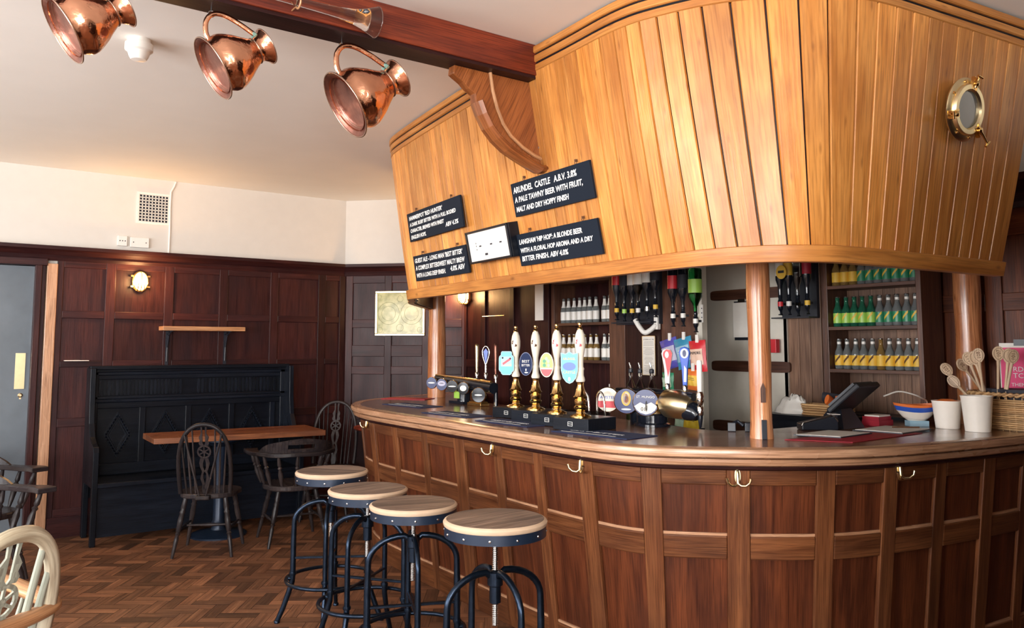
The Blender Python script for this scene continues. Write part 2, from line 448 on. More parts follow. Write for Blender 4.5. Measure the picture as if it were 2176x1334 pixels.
# windowed walls behind and beside the camera
seg = []; yy = -2.7
for a, c in WIN_Y:
    seg += [(-3.75, -3.6, yy, a, 0, H), (-3.75, -3.6, a, c, 0, .8), (-3.75, -3.6, a, c, 2.7, H)]; yy = c
seg.append((-3.75, -3.6, yy, 7.6, 0, H))
ws = wall_box('wall_street', seg)
seg = []; xx = -3.7
for a, c in WIN_X:
    seg += [(xx, a, -2.75, -2.6, 0, H), (a, c, -2.75, -2.6, 0, .8), (a, c, -2.75, -2.6, 2.7, H)]; xx = c
seg.append((xx, 5.05, -2.75, -2.6, 0, H))
wr = wall_box('wall_rear', seg)
tag(MB().box(1.72, 4.92, .56, .62, 0, 2.45).build('wall_partition', W['oak_dark']), kind='structure')  # unseen wall added only to shade the right side of the bar front
k = 1
for a, c in WIN_Y:
    m = MB()
    for t in (a, c - .06): m.box(-3.66, -3.58, t, t + .06, .8, 2.7)
    for z in (.8, 2.64, 1.9): m.box(-3.66, -3.58, a, c, z, z + .06)
    for f in (1 / 3, 2 / 3): m.box(-3.65, -3.6, a + (c - a) * f - .015, a + (c - a) * f + .015, .8, 2.7)
    tag(m.build('window_%d' % k, M_white), kind='structure'); k += 1
for a, c in WIN_X:
    m = MB()
    for t in (a, c - .06): m.box(t, t + .06, -2.66, -2.58, .8, 2.7)
    for z in (.8, 2.64, 1.9): m.box(a, c, -2.66, -2.58, z, z + .06)
    tag(m.build('window_%d' % k, M_white), kind='structure'); k += 1

# panelling -------------------------------------------------------
def panelling(name, M, u0, u1, stiles, rails, z1, parent, mats=('oak_dark', 'oak_dark'), depth=.018, mull=None):
    """field board plus raised stiles and rails, in a frame whose z axis looks into the room"""
    f = MB(); f.M = M
    stiles = sorted(stiles); cuts = [u0] + [(a + c) / 2 for a, c in stiles if u0 < (a + c) / 2 < u1] + [u1]
    for a, c in zip(cuts, cuts[1:]): f.box(a, c, 0, z1, -.02, 0, grain=(0, 1, 0))
    f.build(name + '_field', W[mats[0]], parent)
    g = MB(); g.M = M
    for a, c in stiles: g.box(a, c, 0, z1, 0, depth, grain=(0, 1, 0))
    st = sorted(stiles)
    for (za, zb) in rails:
        pr = None
        for a, c in zip([s_[1] for s_ in st][:-1], [s_[0] for s_ in st][1:]):
            if c - a > .02: g.box(a, c, za, zb, 0, depth * .92, grain=(1, 0, 0))
    return g.build(name + '_frame', W[mats[1]], parent, bevel=.004)
ML = frame((0, 7.42, 0), (1, 0, 0), (0, 0, 1))           # left wall, z axis = -y (into the room)
st = [(.855, .90)] + [(x, x + .075) for x in (1.21, 1.672, 2.135, 2.60, 3.07)] + [(3.29, 3.36)]
panelling('panelling', ML, .855, 3.38, st, [(0, .22), (.86, .93), (1.335, 1.385), (1.73, 1.79), (2.14, 2.2)], 2.2, wl)
g = MB(); g.M = ML
g.box(.78, .855, 0, 2.165, -.02, .035, grain=(0, 1, 0), tone=.95)
g.build('architrave', W['edge'], wl, bevel=.005)
g = MB(); g.M = ML
prof = [(0, 2.19), (.02, 2.19), (.03, 2.215), (.022, 2.235), (.05, 2.262), (.075, 2.278), (.08, 2.305), (0, 2.305)]
def rail_run(mb, M, u0, u1, prof, tone=.4):
    mb.M = M; n = len(prof)
    v = [(u, z, o) for u in (u0, u1) for o, z in prof]
    mb.add(v, [tuple(range(n))[::-1], tuple(range(n, 2 * n))] + [(i, (i + 1) % n, n + (i + 1) % n, n + i) for i in range(n)], grain=(1, 0, 0), tone=tone)
    return mb
tag(rail_run(MB(), ML, -3.55, 3.33, prof).build('trim_left', W['oak_dark']), kind='structure')
MC = frame(CA, CDir, (0, 0, 1))
if MC.col[2].xyz.dot(CN) < 0: MC = frame(CB, -CDir, (0, 0, 1))
# along the canted wall measured from the left corner
flip = MC.translation.x > 4
def cu(a): return CL - a if flip else a
def cst(l): return sorted([tuple(sorted((cu(a), cu(c)))) for a, c in l])
panelling('corner_panelling', MC, 0, CL, cst([(0.02, .09), (.42, .49), (.80, .87), (CL - .06, CL)]), [(0, .2), (.80, .87), (1.235, 1.31), (1.405, 1.515), (1.685, 1.765), (2.12, 2.2)], 2.2, wc, mats=('oak_dark', 'oak_dark'))
tag(rail_run(MB(), MC, 0, CL, prof).build('trim_corner', W['oak_dark']), kind='structure')
MBk = frame((4.20, 6.6, 0), (0, -1, 0), (0, 0, 1))        # dark bay, z axis = -x
panelling('bay_panelling', MBk, 0.02, 1.36, [(.02, .1), (.35, .42), (.80, .87), (1.25, 1.36)], [(0, .2), (1.31, 1.38), (2.12, 2.2)], 2.2, wb)
tag(rail_run(MB(), MBk, .0, 1.36, prof).build('trim_back', W['oak_dark']), kind='structure')
# right bay wall panelling (deeper), seen past the shelves and over the basket
MR = frame((4.90, 3.0, 0), (0, -1, 0), (0, 0, 1))
wps = panelling('right_panelling', MR, .02, 5.5, [(x, x + .09) for x in (.4, .86, 1.32, 1.9, 2.5, 3.1, 3.7, 4.3, 4.9)] + [(.02, .1), (5.4, 5.5)], [(0, .2), (.85, .93), (1.70, 1.80), (2.12, 2.28)], 2.3, wb, mats=('oak', 'oak'))
prof2 = [(o, z + .12) for o, z in prof]
prof2 = [(0, 2.27), (.03, 2.27), (.04, 2.30), (.03, 2.36), (.07, 2.39), (.10, 2.41), (.10, 2.45), (0, 2.45)]
tag(rail_run(MB(), MR, .02, 5.5, prof2).build('trim_right', W['oak_dark']), kind='structure')
# skirting
tag(MB().box(.86, 3.34, 7.375, 7.40, 0, .16).build('baseboard_left', W['oak_dark']), kind='structure')

# steel door ------------------------------------------------------
d = MB().box(DX0, DX1, 7.46, 7.50, .01, DZ + .04)
door = tag(d.build('door_1', M_door), kind='structure')
p = MB(); p.box(.60, .668, 7.452, 7.46, 1.17, 1.45); p.build('push_plate', M_brassp, door)
tag(bpy.data.objects[-1] if False else door, kind='structure')
p = MB(); p.lathe([(0, 0), (.018, 0), (.018, .004), (.009, .012), (0, .012)], 16, frame((.645, 7.46, 1.12), (1, 0, 0), (0, 0, 1)))
p.M = frame((.645, 7.46, 1.12), (1, 0, 0), (0, 0, 1)); p.box(-.007, .007, -.03, 0, 0, .004); p.build('keyhole_cover', M_brassp, door)
fr = MB()
fr.box(DX1, DX1 + .045, 7.38, 7.56, 0, 2.165, grain=(0, 0, 1)); fr.box(DX1 + .045, DX1 + .075, 7.41, 7.56, 0, 2.165, grain=(0, 0, 1))
fr.box(DX0 - .06, DX0, 7.38, 7.56, 0, 2.165, grain=(0, 0, 1)); fr.box(DX0 - .06, DX1 + .08, 7.37, 7.56, 2.145, 2.2, grain=(1, 0, 0))
tag(fr.build('trim_door', W['oak_dark'], bevel=.004), kind='structure')

# ceiling beam with bracket --------------------------------------
bm_ = MB(); bm_.box(-3.6, 2.42, 3.0, 3.15, 2.80, 2.95, grain=(1, 0, 0), tone=.6)
beam = bm_.build('ceiling_beam', W['beam'], bevel=.004); tag(beam, 'dark red ceiling beam running to the boarded bar canopy', 'beam')
q = MB(); q.box(-3.6, 2.42, 3.15, 3.185, 2.86, 2.95, tone=.1); q.box(-3.6, 2.42, 3.01, 3.14, 2.785, 2.80, tone=.1)
q.build('beam_moulding', W['oak_dark'], beam)
out = [(1.905, 2.785), (1.90, 2.745), (1.955, 2.715), (1.985, 2.69), (2.02, 2.672), (2.025, 2.63), (2.05, 2.575), (2.085, 2.52), (2.13, 2.475), (2.19, 2.435), (2.26, 2.405), (2.33, 2.378), (2.385, 2.36), (2.43, 2.365)]
inn = [(2.445, 2.40), (2.36, 2.785)]
MXZ = Matrix(((1, 0, 0, 0), (0, 0, -1, 3.12), (0, 1, 0, 0), (0, 0, 0, 1)))
k = MB(); k.prism(out + inn, .0, .05, M=MXZ, grain=(.5, 0, 1)); br = k.build('bracket', W['bracket'], beam, bevel=.004)
k = MB(); edge = out[5:]
pts = [(x, 3.065, z) for x, z in edge]
k.tube(pts, .022, 8, flat=2.2, up=(.7, 0, .7)); k.build('bracket_edge', W['bracket'], br)
k = MB(); arc = [(2.10, 2.785), (2.115, 2.70), (2.14, 2.62), (2.175, 2.55), (2.22, 2.50), (2.29, 2.455), (2.36, 2.425), (2.42, 2.41)]
k.tube([(x, 3.064, z) for x, z in arc], .009, 8); k.build('bracket_bead', W['arm'], br)
k = MB()
for x, z in ((2.395, 2.47), (2.38, 2.66)): k.lathe([(0, 0), (.008, 0), (.006, .004), (0, .005)], 10, frame((x, 3.069, z), (1, 0, 0), (0, 0, 1)))
k.build('screw', M_steel, br)

# ceiling and wall fittings --------------------------------------
t = thing('smoke_detector', 'white round smoke detector on the ceiling between two copper jugs', 'smoke detector', (.76, 4.05, H))
m = MB(); m.lathe([(.0, 0), (.052, 0), (.052, -.02), (.062, -.024), (.062, -.055), (.05, -.062), (.043, -.085), (.034, -.10), (0, -.104)], 28); m.build('base', M_white, t, smooth=30)
m = MB()
for i in range(6):
    a = i * PI / 3; m.M = Matrix.Rotation(a, 4, 'Z'); m.box(.042, .053, -.012, .012, -.047, -.039)
m.build('slot', M_ink, t)
t = thing('air_vent', 'white square air vent with a black grid of holes high on the wall', 'vent', (1.565, 7.44, 2.69))
m = MB(); ML2 = frame((0, 0, 0), (1, 0, 0), (0, 0, 1)); m.M = ML2
s_ = .118; m.box(-s_ - .018, s_ + .018, -s_ - .018, -s_, 0, .012); m.box(-s_ - .018, s_ + .018, s_, s_ + .018, 0, .012); m.box(-s_ - .018, -s_, -s_, s_, 0, .012); m.box(s_, s_ + .018, -s_, s_, 0, .012)
for i in range(10):
    u = -s_ + .236 * i / 9
    m.box(u - .0036, u + .0036, -s_, s_, .002, .009); m.box(-s_, s_, u - .0036, u + .0036, .002, .009)
m.build('grille', M_white, t)
m = MB(); m.M = ML2; m.box(-s_, s_, -s_, s_, 0, .002); m.build('dark_back', M_ink, t)
c = MB(); c.tube([(1.74, 7.435, 2.945), (1.725, 7.432, 2.90), (1.70, 7.432, 2.85), (1.698, 7.432, 2.7), (1.702, 7.432, 2.5), (1.70, 7.432, 2.305)], .008, 8)
tag(c.build('cable', M_white), 'white cable running down the wall from ceiling beside the vent', 'cable')
def plate(name, label, x, z, wd, hh, dots):
    t = thing(name, label, 'wall socket box', (x, 7.44, z)); m = MB(); m.M = ML2; m.box(-wd / 2, wd / 2, -hh / 2, hh / 2, 0, .03); m.build('case', M_white, t, bevel=.004)
    m = MB(); m.M = ML2
    for u in dots: m.box(u - .004, u + .004, -.004, .004, .03, .032)
    m.build('screw', M_ink, t)
plate('junction_box', 'small square white box above the panelling left of the wide one', 1.325, 2.39, .075, .085, (-.02, 0, .02))
plate('junction_box', 'wide white double box above the panelling below the vent', 1.46, 2.385, .15, .085, (-.05, .05))

def bulkhead(loc, M, label):
    t = thing('bulkhead_lamp', label, 'wall lamp', loc)
    m = MB(); m.M = M
    ov = lambda rx, ry: [(rx * math.cos(a), ry * math.copysign(abs(math.sin(a)) ** .8, math.sin(a))) for a in [2 * PI * i / 28 for i in range(28)]]
    m.prism(ov(.062, .088), 0, .03); m.build('backplate', M_brass, t, smooth=40)
    m = MB(); m.M = M
    pf = []; P_ = ov(1, 1); v = []; n = 28; rings = [(.050, .074, .03), (.050, .074, .05), (.046, .07, .07), (.034, .056, .088), (.016, .03, .096)]
    for rx, ry, z in rings: v += [(x * rx, y * ry, z) for x, y in P_]
    f = [(i * n + k, i * n + (k + 1) % n, (i + 1) * n + (k + 1) % n, (i + 1) * n + k) for i in range(4) for k in range(n)] + [tuple(4 * n + k for k in range(n))]
    m.add(v, f); m.build('lamp_glass', M_lamp, t, smooth=60)
    m = MB(); m.M = M
    m.tube([(0.056 * math.cos(a), .08 * math.sin(a), .055) for a in [2 * PI * i / 32 for i in range(32)]], .005, 6, closed=True)
    for u in (-.025, 0, .025):
        m.tube([(u, -.08, .03), (u, -.08, .06), (u, -.06, .09), (u, -.02, .102)], .0035, 6)
    m.tube([(0, .085, .04), (0, .06, .09), (0, 0, .105), (0, -.06, .09)], .0035, 6)
    for sx in (-1, 1):
        for sy in (-1, 1): m.cbox(sx * .066, sy * .045, .035, .02, .014, .03)
    m.build('cage', M_brass, t, smooth=50)
    l = bpy.data.lights.new('bulb', 'POINT'); l.energy = 20; l.color = (1, .55, .22); l.shadow_soft_size = .06
    o = bpy.data.objects.new('bulb', l); COL.objects.link(o); o.parent = t
    o.location = M @ Vector((0, 0, .16))
bulkhead((1.47, 7.42, 2.05), frame((0, 0, 0), (1, 0, 0), (0, 0, 1)), 'lit brass bulkhead lamp on the dark panelled wall above the wall shelf')
bulkhead((4.20, 6.50, 1.985), frame((0, 0, 0), (0, -1, 0), (0, 0, 1)), 'lit bulkhead lamp on the dark wall behind the bar')

# framed map on the canted wall -----------------------------------
u0, u1, z0, z1 = cu(.33), cu(.83), 1.605, 2.04
u0, u1 = min(u0, u1), max(u0, u1); uc = (u0 + u1) / 2; zc = (z0 + z1) / 2; hw = (u1 - u0) / 2; hh = (z1 - z0) / 2
t = thing('framed_map', 'gilt framed antique map of two hemispheres on the panelled wall', 'picture', MC @ Vector((uc, zc, .018)))
Mo = MC.to_3x3().to_4x4()
m = MB(); m.M = Mo
for (a, c, e, f_) in ((-hw, hw, -hh, -hh + .022), (-hw, hw, hh - .022, hh), (-hw, -hw + .022, -hh + .022, hh - .022), (hw - .022, hw, -hh + .022, hh - .022)): m.box(a, c, e, f_, 0, .022)
m.build('frame', M_brassp, t, bevel=.004)
def map_mat():
    m, nt, b_ = _mat('old_map'); L = nt.links
    no = N(nt, 'ShaderNodeTexNoise'); no.inputs['Scale'].default_value = 14; no.inputs['Detail'].default_value = 8
    tc = N(nt, 'ShaderNodeTexCoord'); L.new(tc.outputs['Object'], no.inputs['Vector'])
    r = N(nt, 'ShaderNodeValToRGB'); r.color_ramp.elements[0].color = (.30, .31, .13, 1); r.color_ramp.elements[1].color = (.55, .54, .27, 1)
    r.color_ramp.elements[0].position = .35; r.color_ramp.elements[1].position = .62
    L.new(no.outputs['Fac'], r.inputs[0]); L.new(r.outputs[0], b_.inputs['Base Color'])
    b_.inputs['Roughness'].default_value = .12; b_.inputs['Specular IOR Level'].default_value = .25
    return m
m = MB(); m.M = Mo; m.box(-hw + .02, hw - .02, -hh + .02, hh - .02, 0, .01); mp_ = m.build('map_sheet', map_mat(), t)
m = MB(); m.M = Mo
for cx in (-.115, .115):
    m.ring((cx, 0, .0105), .108, .0012, n=40, m=4); m.ring((cx, 0, .0105), .07, .0008, n=32, m=4)
for (x, y, r_) in ((0, .14, .03), (0, -.14, .035), (-.21, .16, .02), (.21, .16, .02), (-.2, -.16, .025), (.2, -.16, .025)): m.ring((x, y, .0105), r_, .001, n=20, m=4)
m.build('globe_outline', plain('map_line', (.22, .24, .09), .6), mp_)

# wall shelf over the settle --------------------------------------
t = thing('wall_shelf', 'narrow plank wall shelf on two black brackets above the settle', 'shelf', (1.98, 7.40, 1.655))
m = MB(); m.box(-.345, .345, -.16, .0, -.018, .018, tone=.9); m.build('board', W['arm'], t, bevel=.003)
for x in (-.275, .215):
    m = MB(); m.box(x - .012, x + .012, -.012, .0, -.31, -.018); m.box(x - .012, x + .012, -.15, 0, -.026, -.018)
    m.tube([(x, -.13, -.03), (x, -.06, -.06), (x, -.02, -.16), (x, -.01, -.28)], .007, 6); m.lathe([(0, 0), (.01, .0), (0, .01)], 8, Matrix.Translation((x, -.012, -.05)))
    m.build('bracket', M_black, t)
m = MB()
m.box(.93, 1.04, 7.36, 7.42, 1.386, 1.392, tone=.3)
tag(m.build('leaflet', M_paper), 'white leaflet lying on the panelling rail left of the settle, upper left of two', 'leaflet')
tag(MB().box(.99, 1.10, 7.33, 7.402, 1.386, 1.391).build('leaflet', M_paper), 'white leaflet lying on the panelling rail left of the settle, nearer the settle', 'leaflet')
# ================================================================ the bar
CT = Curve([(4.05, 6.62), (3.6, 6.42), (3.2, 6.25), (2.88, 6.03), (2.66, 5.72), (2.54, 5.35), (2.50, 4.9), (2.49, 4.3), (2.475, 3.7), (2.465, 3.2), (2.47, 2.92), (2.50, 2.68), (2.59, 2.49), (2.74, 2.33), (2.95, 2.14), (3.17, 2.0), (3.34, 1.93), (3.6, 1.865), (4.0, 1.80), (4.4, 1.76), (4.9, 1.73)])
INN = [(4.25, 6.2), (4.1, 6.1), (3.95, 5.95), (3.8, 5.75), (3.65, 5.5), (3.55, 5.2), (3.5, 4.8), (3.46, 4.3), (3.42, 3.7), (3.38, 3.3), (3.34, 3.05), (3.32, 2.95), (3.32, 2.88), (3.34, 2.8), (3.38, 2.76), (3.45, 2.72), (3.55, 2.70), (3.7, 2.68), (4.0, 2.67), (4.4, 2.66), (4.9, 2.66)]
# worktop
t = MB(); n = 220; inn = Curve(INN, 10); inn_pts = []
outp = []
for i in range(n + 1):
    p, nn = CT.at(CT.L * i / n); outp.append(p)
# inner samples matched through the control points
ci = catmull(INN, 14); co = CT.P
v = []; uv = []
for a, c in zip(co, ci):
    v += [(a[0], a[1], 1.07), (c[0], c[1], 1.07)]; 
for a, c, s_ in zip(co, ci, CT.S):
    uv += [(s_, 0), (s_, math.dist(a, c))]
nn_ = len(co)
t.add(v, [(2 * i, 2 * i + 1, 2 * i + 3, 2 * i + 2) for i in range(nn_ - 1)], uvs=uv, tone=.5)
v2 = [(x, y, 1.03) for x, y, z in v]
t.add(v2, [(2 * i, 2 * i + 1, 2 * i + 3, 2 * i + 2) for i in range(nn_ - 1)], uvs=uv, tone=.5)
v3 = []; 
for c in ci: v3 += [(c[0], c[1], 1.03), (c[0], c[1], 1.07)]
t.add(v3, [(2 * i, 2 * i + 1, 2 * i + 3, 2 * i + 2) for i in range(nn_ - 1)], tone=.5)
top = t.build('bar_worktop', W['top']); tag(top, 'long curved polished oak bar worktop', 'bar top')
e = MB(); e.sweep(CT, [(-.06, 1.028), (-.004, 1.028), (.006, 1.034), (.010, 1.05), (.006, 1.064), (-.006, 1.0706), (-.06, 1.0706)], 0, CT.L, tone=.6)
e.build('nosing', W['edge'], top, smooth=35)
e = MB(); e.sweep(CT, [(-.10, .992), (-.022, .992), (-.012, .998), (-.008, 1.01), (-.012, 1.022), (-.03, 1.027), (-.10, 1.027)], 0, CT.L, tone=.35)
e.build('lower_moulding', W['edge'], top, smooth=35)
e = MB(); e.sweep(CT, [(-.12, .972), (-.045, .972), (-.034, .98), (-.04, .991), (-.12, .991)], 0, CT.L, tone=.1)
e.build('bead', W['oak_dark'], top, smooth=35)

# panelled front, raked inwards towards the floor
class Off:
    """the counter curve pushed in under the worktop"""
    def __init__(s, C): s.C = C; s.L = C.L
    def at(s, t): return s.C.at(t)
def rake(z): return -.075 - .115 * (1 - z)
front = MB()
front.sweep(CT, [(rake(1.0), .99), (rake(.0), .0), (rake(0) - .03, .0), (rake(1) - .03, .99)], 0, CT.L, tone=.5)
front.U = [[(q[1], q[0]) for q in f_] for f_ in front.U]          # upright grain
bar_front = front.build('bar_counter', W['oak'], smooth=35); tag(bar_front, 'curved panelled oak front of the bar counter', 'bar counter')
def slab(mb, s0, s1, z0, z1, d=.02, tone=None, horiz=False):
    """a piece of frame following the raked curved face"""
    n = max(1, int((s1 - s0) / .05)); v = []; uv = []; ou = random.uniform(0, 40); ov = random.uniform(0, 40)
    for i in range(n + 1):
        t_ = s0 + (s1 - s0) * i / n; p, q = CT.at(t_)
        for o, z in ((0, z0), (d, z0), (d, z1), (0, z1)):
            r_ = rake(z) + o; v.append((p[0] + q[0] * r_, p[1] + q[1] * r_, z))
            uv.append(((t_ + ou, z + ov) if horiz else (z + ou, t_ + ov + o)))
    m = 4
    f = [(i * m + k, i * m + (k + 1) % m, (i + 1) * m + (k + 1) % m, (i + 1) * m + k) for i in range(n) for k in range(m)]
    f += [(0, 1, 2, 3)[::-1], tuple(n * m + k for k in range(m))]
    mb.add(v, f, uvs=uv, tone=tone)
STW = [(.5, .6), (1.35, 1.44), (2.15, 2.25), (3.35, 3.465), (4.49, 4.585), (5.265, 5.365), (6.02, 6.105), (6.715, 6.81), (7.4, 7.49)]
STN = [(.95, 1.02), (1.75, 1.83), (2.545, 2.62), (2.95, 3.02), (3.769, 3.85), (4.137, 4.212), (4.872, 4.973), (5.665, 5.755), (6.355, 6.433), (7.07, 7.15)]
fr = MB()
edges = sorted([(a, c, 1) for a, c in STW] + [(a, c, 0) for a, c in STN])
for a, c, wide in edges:
    slab(fr, a, c, 0, .975, .022 if wide else .018, tone=random.uniform(.35, .9))
for (a, c, _), (a2, c2, _) in zip(edges, edges[1:]):
    for z0, z1 in ((0, .14), (.585, .685), (.905, .975)):
        slab(fr, c, a2, z0, z1, .018, tone=random.uniform(.3, .75), horiz=True)
fr.build('front_frame', W['oak_light'], bar_front, bevel=.005)
for (a, c, _), (a2, c2, _) in zip(edges, edges[1:]):
    for z in (.14, .685):
        be = MB(); slab(be, c, a2, z, z + .012, .010, tone=.9, horiz=True); be.build('panel_bead', W['edge'], bar_front)

# coat hooks
def hook(s_, z, label, rz=0):
    p, q = CT.at(s_); o = rake(z) + .022
    t = thing('coat_hook', label, 'coat hook', (p[0] + q[0] * o, p[1] + q[1] * o, z), group='brass hooks along the bar front')
    ez = Vector((q[0], q[1], 0)); M = frame((0, 0, 0), Vector((0, 0, 1)).cross(ez), (0, 0, 1)); m = MB(); m.M = M @ Matrix.Scale(1.15, 4)
    m.prism([(.011 * math.cos(a), .028 * math.sin(a) + .012) for a in [2 * PI * i / 16 for i in range(16)]], 0, .004)
    m.build('backplate', M_brassp, t)
    m = MB(); m.M = M @ Matrix.Scale(1.15, 4)
    m.tube([(0, .03, .004), (0, .02, .008), (0, -.005, .010), (0, -.018, .012)], [.005, .007, .007, .006], 8)
    for sx in (-1, 1):
        m.tube([(0, -.015, .011), (sx * .012, -.024, .016), (sx * .028, -.022, .026), (sx * .04, -.010, .034), (sx * .044, .006, .036)], [.0055, .0052, .0048, .0045, .006], 8)
    m.build('double_hook', M_brassp, t, smooth=50)
hook(2.12, .955, 'brass double coat hook at the far rounded end of the bar')
hook(3.776, .945, 'brass double coat hook second from the far end of the bar, over a narrow muntin')
hook(4.52, .945, 'brass double coat hook above the nearest stool, left of the bar curve')
hook(5.31, .935, 'brass double coat hook seen face on at the middle of the bar curve')
hook(6.10, .95, 'brass double coat hook on the shadowed right side of the bar front')

# posts -----------------------------------------------------------
def post(x, y, z0, r, label, z1=2.94):
    t = thing('bar_post', label, 'post', (x, y, z0)); m = MB()
    pr = []
    k = 26
    for i in range(k + 1):
        z = (z1 - z0) * i / k
        pr.append((r * (1 + .05 * math.sin(z * 5 + x * 7) + .025 * math.sin(z * 17 + y) - .05 * z) , z))
    pr[0] = (r * 1.02, 0)
    m.lathe(pr, 20); m.build('shaft', W['post'], t, smooth=60); return t
post(3.60, 6.06, 1.0702, .075, 'orange log post standing at the far end of the bar top')
P2 = post(3.23, 2.44, 1.0702, .054, 'orange log post standing on the curve of the bar top')
m = MB(); m.M = frame((-.035, -.042, 0), (.77, -.64, 0), (0, 0, 1))
m.box(-.012, .012, .0, .09, -.004, .006); m.build('bottle_opener', M_black, P2, bevel=.002)
m = MB(); m.M = frame((-.033, -.038, 0), (.77, -.64, 0), (0, 0, 1))
m.prism([(-.011, .17), (.011, .17), (.011, .235), (0, .262), (-.011, .235)], 0, .006); m.build('wood_plug', W['shelf'], P2)
post(4.80, 2.20, 1.0702, .075, 'thick knotty orange post at the wall end of the bar top')

# canopy ----------------------------------------------------------
PAIR = [((3.65, 6.25), (3.65, 6.3)), ((3.30, 5.8), (3.3, 5.83)), ((2.95, 5.35), (2.93, 5.38)), ((2.77, 5.02), (2.71, 5.14)), ((2.67, 4.86), (2.605, 5.03)), ((2.64, 4.68), (2.535, 4.78)), ((2.595, 4.0), (2.42, 4.0)), ((2.545, 3.4), (2.35, 3.4)),
        ((2.51, 2.8), (2.31, 2.8)), ((2.49, 2.4), (2.285, 2.4)), ((2.495, 2.14), (2.33, 2.18)), ((2.57, 1.92), (2.44, 1.95)), ((2.74, 1.775), (2.66, 1.72)),
        ((2.94, 1.732), (2.90, 1.61)), ((3.3, 1.703), (3.3, 1.555)), ((3.66, 1.677), (3.68, 1.51)), ((3.95, 1.66), (4.0, 1.475))]
CP = Curve([a + b_ for a, b_ in PAIR], 14)       # 4-d curve: bottom xy, top xy
cp4 = CP.P; Sb = [0]
for a, c in zip(cp4, cp4[1:]): Sb.append(Sb[-1] + math.dist(a[:2], c[:2]))
def canopy_pt(sb, t, out=0):
    import bisect
    i = min(max(bisect.bisect_right(Sb, sb) - 1, 0), len(cp4) - 2); u = (sb - Sb[i]) / (Sb[i + 1] - Sb[i])
    q = [a + (c - a) * u for a, c in zip(cp4[i], cp4[i + 1])]
    i0, i1 = max(i - 2, 0), min(i + 3, len(cp4) - 1)
    d = Vector((cp4[i1][0] - cp4[i0][0], cp4[i1][1] - cp4[i0][1])).normalized(); nn = Vector((d.y, -d.x))
    t2 = t + .035 * math.sin(PI * t)             # slight boat-like swell
    x = q[0] + (q[2] - q[0]) * t2 + nn.x * out; y = q[1] + (q[3] - q[1]) * t2 + nn.y * out
    return Vector((x, y, 1.825 + .995 * t))
pl = MB(); s_ = 0; LB = Sb[-1]
rng = random.Random(3)
while s_ < LB - .02:
    wd = rng.uniform(.078, .098); e_ = min(s_ + wd, LB); g_ = .0024
    if LB - e_ < .03: e_ = LB
    NT = 8; v = []; uv = []; ou, ov = rng.uniform(0, 60), rng.uniform(0, 60)
    cols = [(s_ + g_, -.008), (s_ + g_ + .003, 0), (e_ - g_ - .003, 0), (e_ - g_, -.008)]
    jit = rng.uniform(-.0012, .0012)
    for k in range(NT + 1):
        for c_, o in cols:
            v.append(canopy_pt(min(c_, LB - 1e-4), k / NT, o + jit)); uv.append((k / NT * 1.0 + ou, c_ + ov))
    pl.add(v, [(k * 4 + j, k * 4 + j + 1, (k + 1) * 4 + j + 1, (k + 1) * 4 + j) for k in range(NT) for j in range(3)], uvs=uv, tone=rng.betavariate(2.5, 2.2))
    s_ = e_
canopy = thing('bar_canopy', 'big curved golden pine boarded canopy flaring out above the bar', 'bar canopy', (0, 0, 0))
pl.build('boarding', W['pine'], canopy)
bk = MB(); v = []; NS = 160
for i in range(NS + 1):
    for t_ in (0, .5, 1): v.append(canopy_pt(LB * i / NS * .9999, t_, -.012))
for i in range(NS + 1):
    for t_ in (0, .5, 1): v.append(canopy_pt(LB * i / NS * .9999, t_, -.05))
o_ = (NS + 1) * 3
f = [(i * 3 + j, i * 3 + j + 1, i * 3 + j + 4, i * 3 + j + 3) for i in range(NS) for j in range(2)]
f += [(o_ + i * 3 + j, o_ + i * 3 + j + 1, o_ + i * 3 + j + 4, o_ + i * 3 + j + 3) for i in range(NS) for j in range(2)]
f += [(i * 3, i * 3 + 3, o_ + i * 3 + 3, o_ + i * 3) for i in range(NS)]
bk.add(v, f, grain=(0, 0, 1), tone=.1); bk.build('backing', W['oak_dark'], canopy)
def can_sweep(mb, prof, tone):
    """profile of (t, out, dz) along the canopy"""
    n = 170; m = len(prof); v = []; uv = []; ou = random.uniform(0, 9)
    for i in range(n + 1):
        s2 = LB * i / n * .9999
        for k, (t_, o, dz) in enumerate(prof):
            q = canopy_pt(s2, t_, o); q.z += dz; v.append(q); uv.append((s2 + ou, k * .03))
    mb.add(v, [(i * m + k, i * m + (k + 1) % m, (i + 1) * m + (k + 1) % m, (i + 1) * m + k) for i in range(n) for k in range(m)] + [tuple(range(m))[::-1], tuple(n * m + k for k in range(m))], uvs=uv, tone=tone)
m = MB(); can_sweep(m, [(0, -.03, -.006), (0, .014, -.006), (.0, .016, .0), (.055, .016, 0), (.059, .006, 0), (.059, -.01, 0)], .7); m.build('bottom_rail', W['pine_trim'], canopy, smooth=40)
m = MB()
for k, (z, o) in enumerate(((0, .004), (.043, .010), (.086, .016))):
    can_sweep(m, [(1, -.05, z), (1, o - .006, z), (1, o, z + .004), (1, o, z + .031), (1, o - .005, z + .035), (1, -.05, z + .035)], .5 + .1 * k)
m.build('cornice', W['pine_trim'], canopy, smooth=30)
m = MB(); can_sweep(m, [(1, -.06, 0), (1, -.004, 0), (1, .004, .126), (1, -.06, .126)], .1); m.build('cornice_backing', W['black'], canopy, smooth=30)

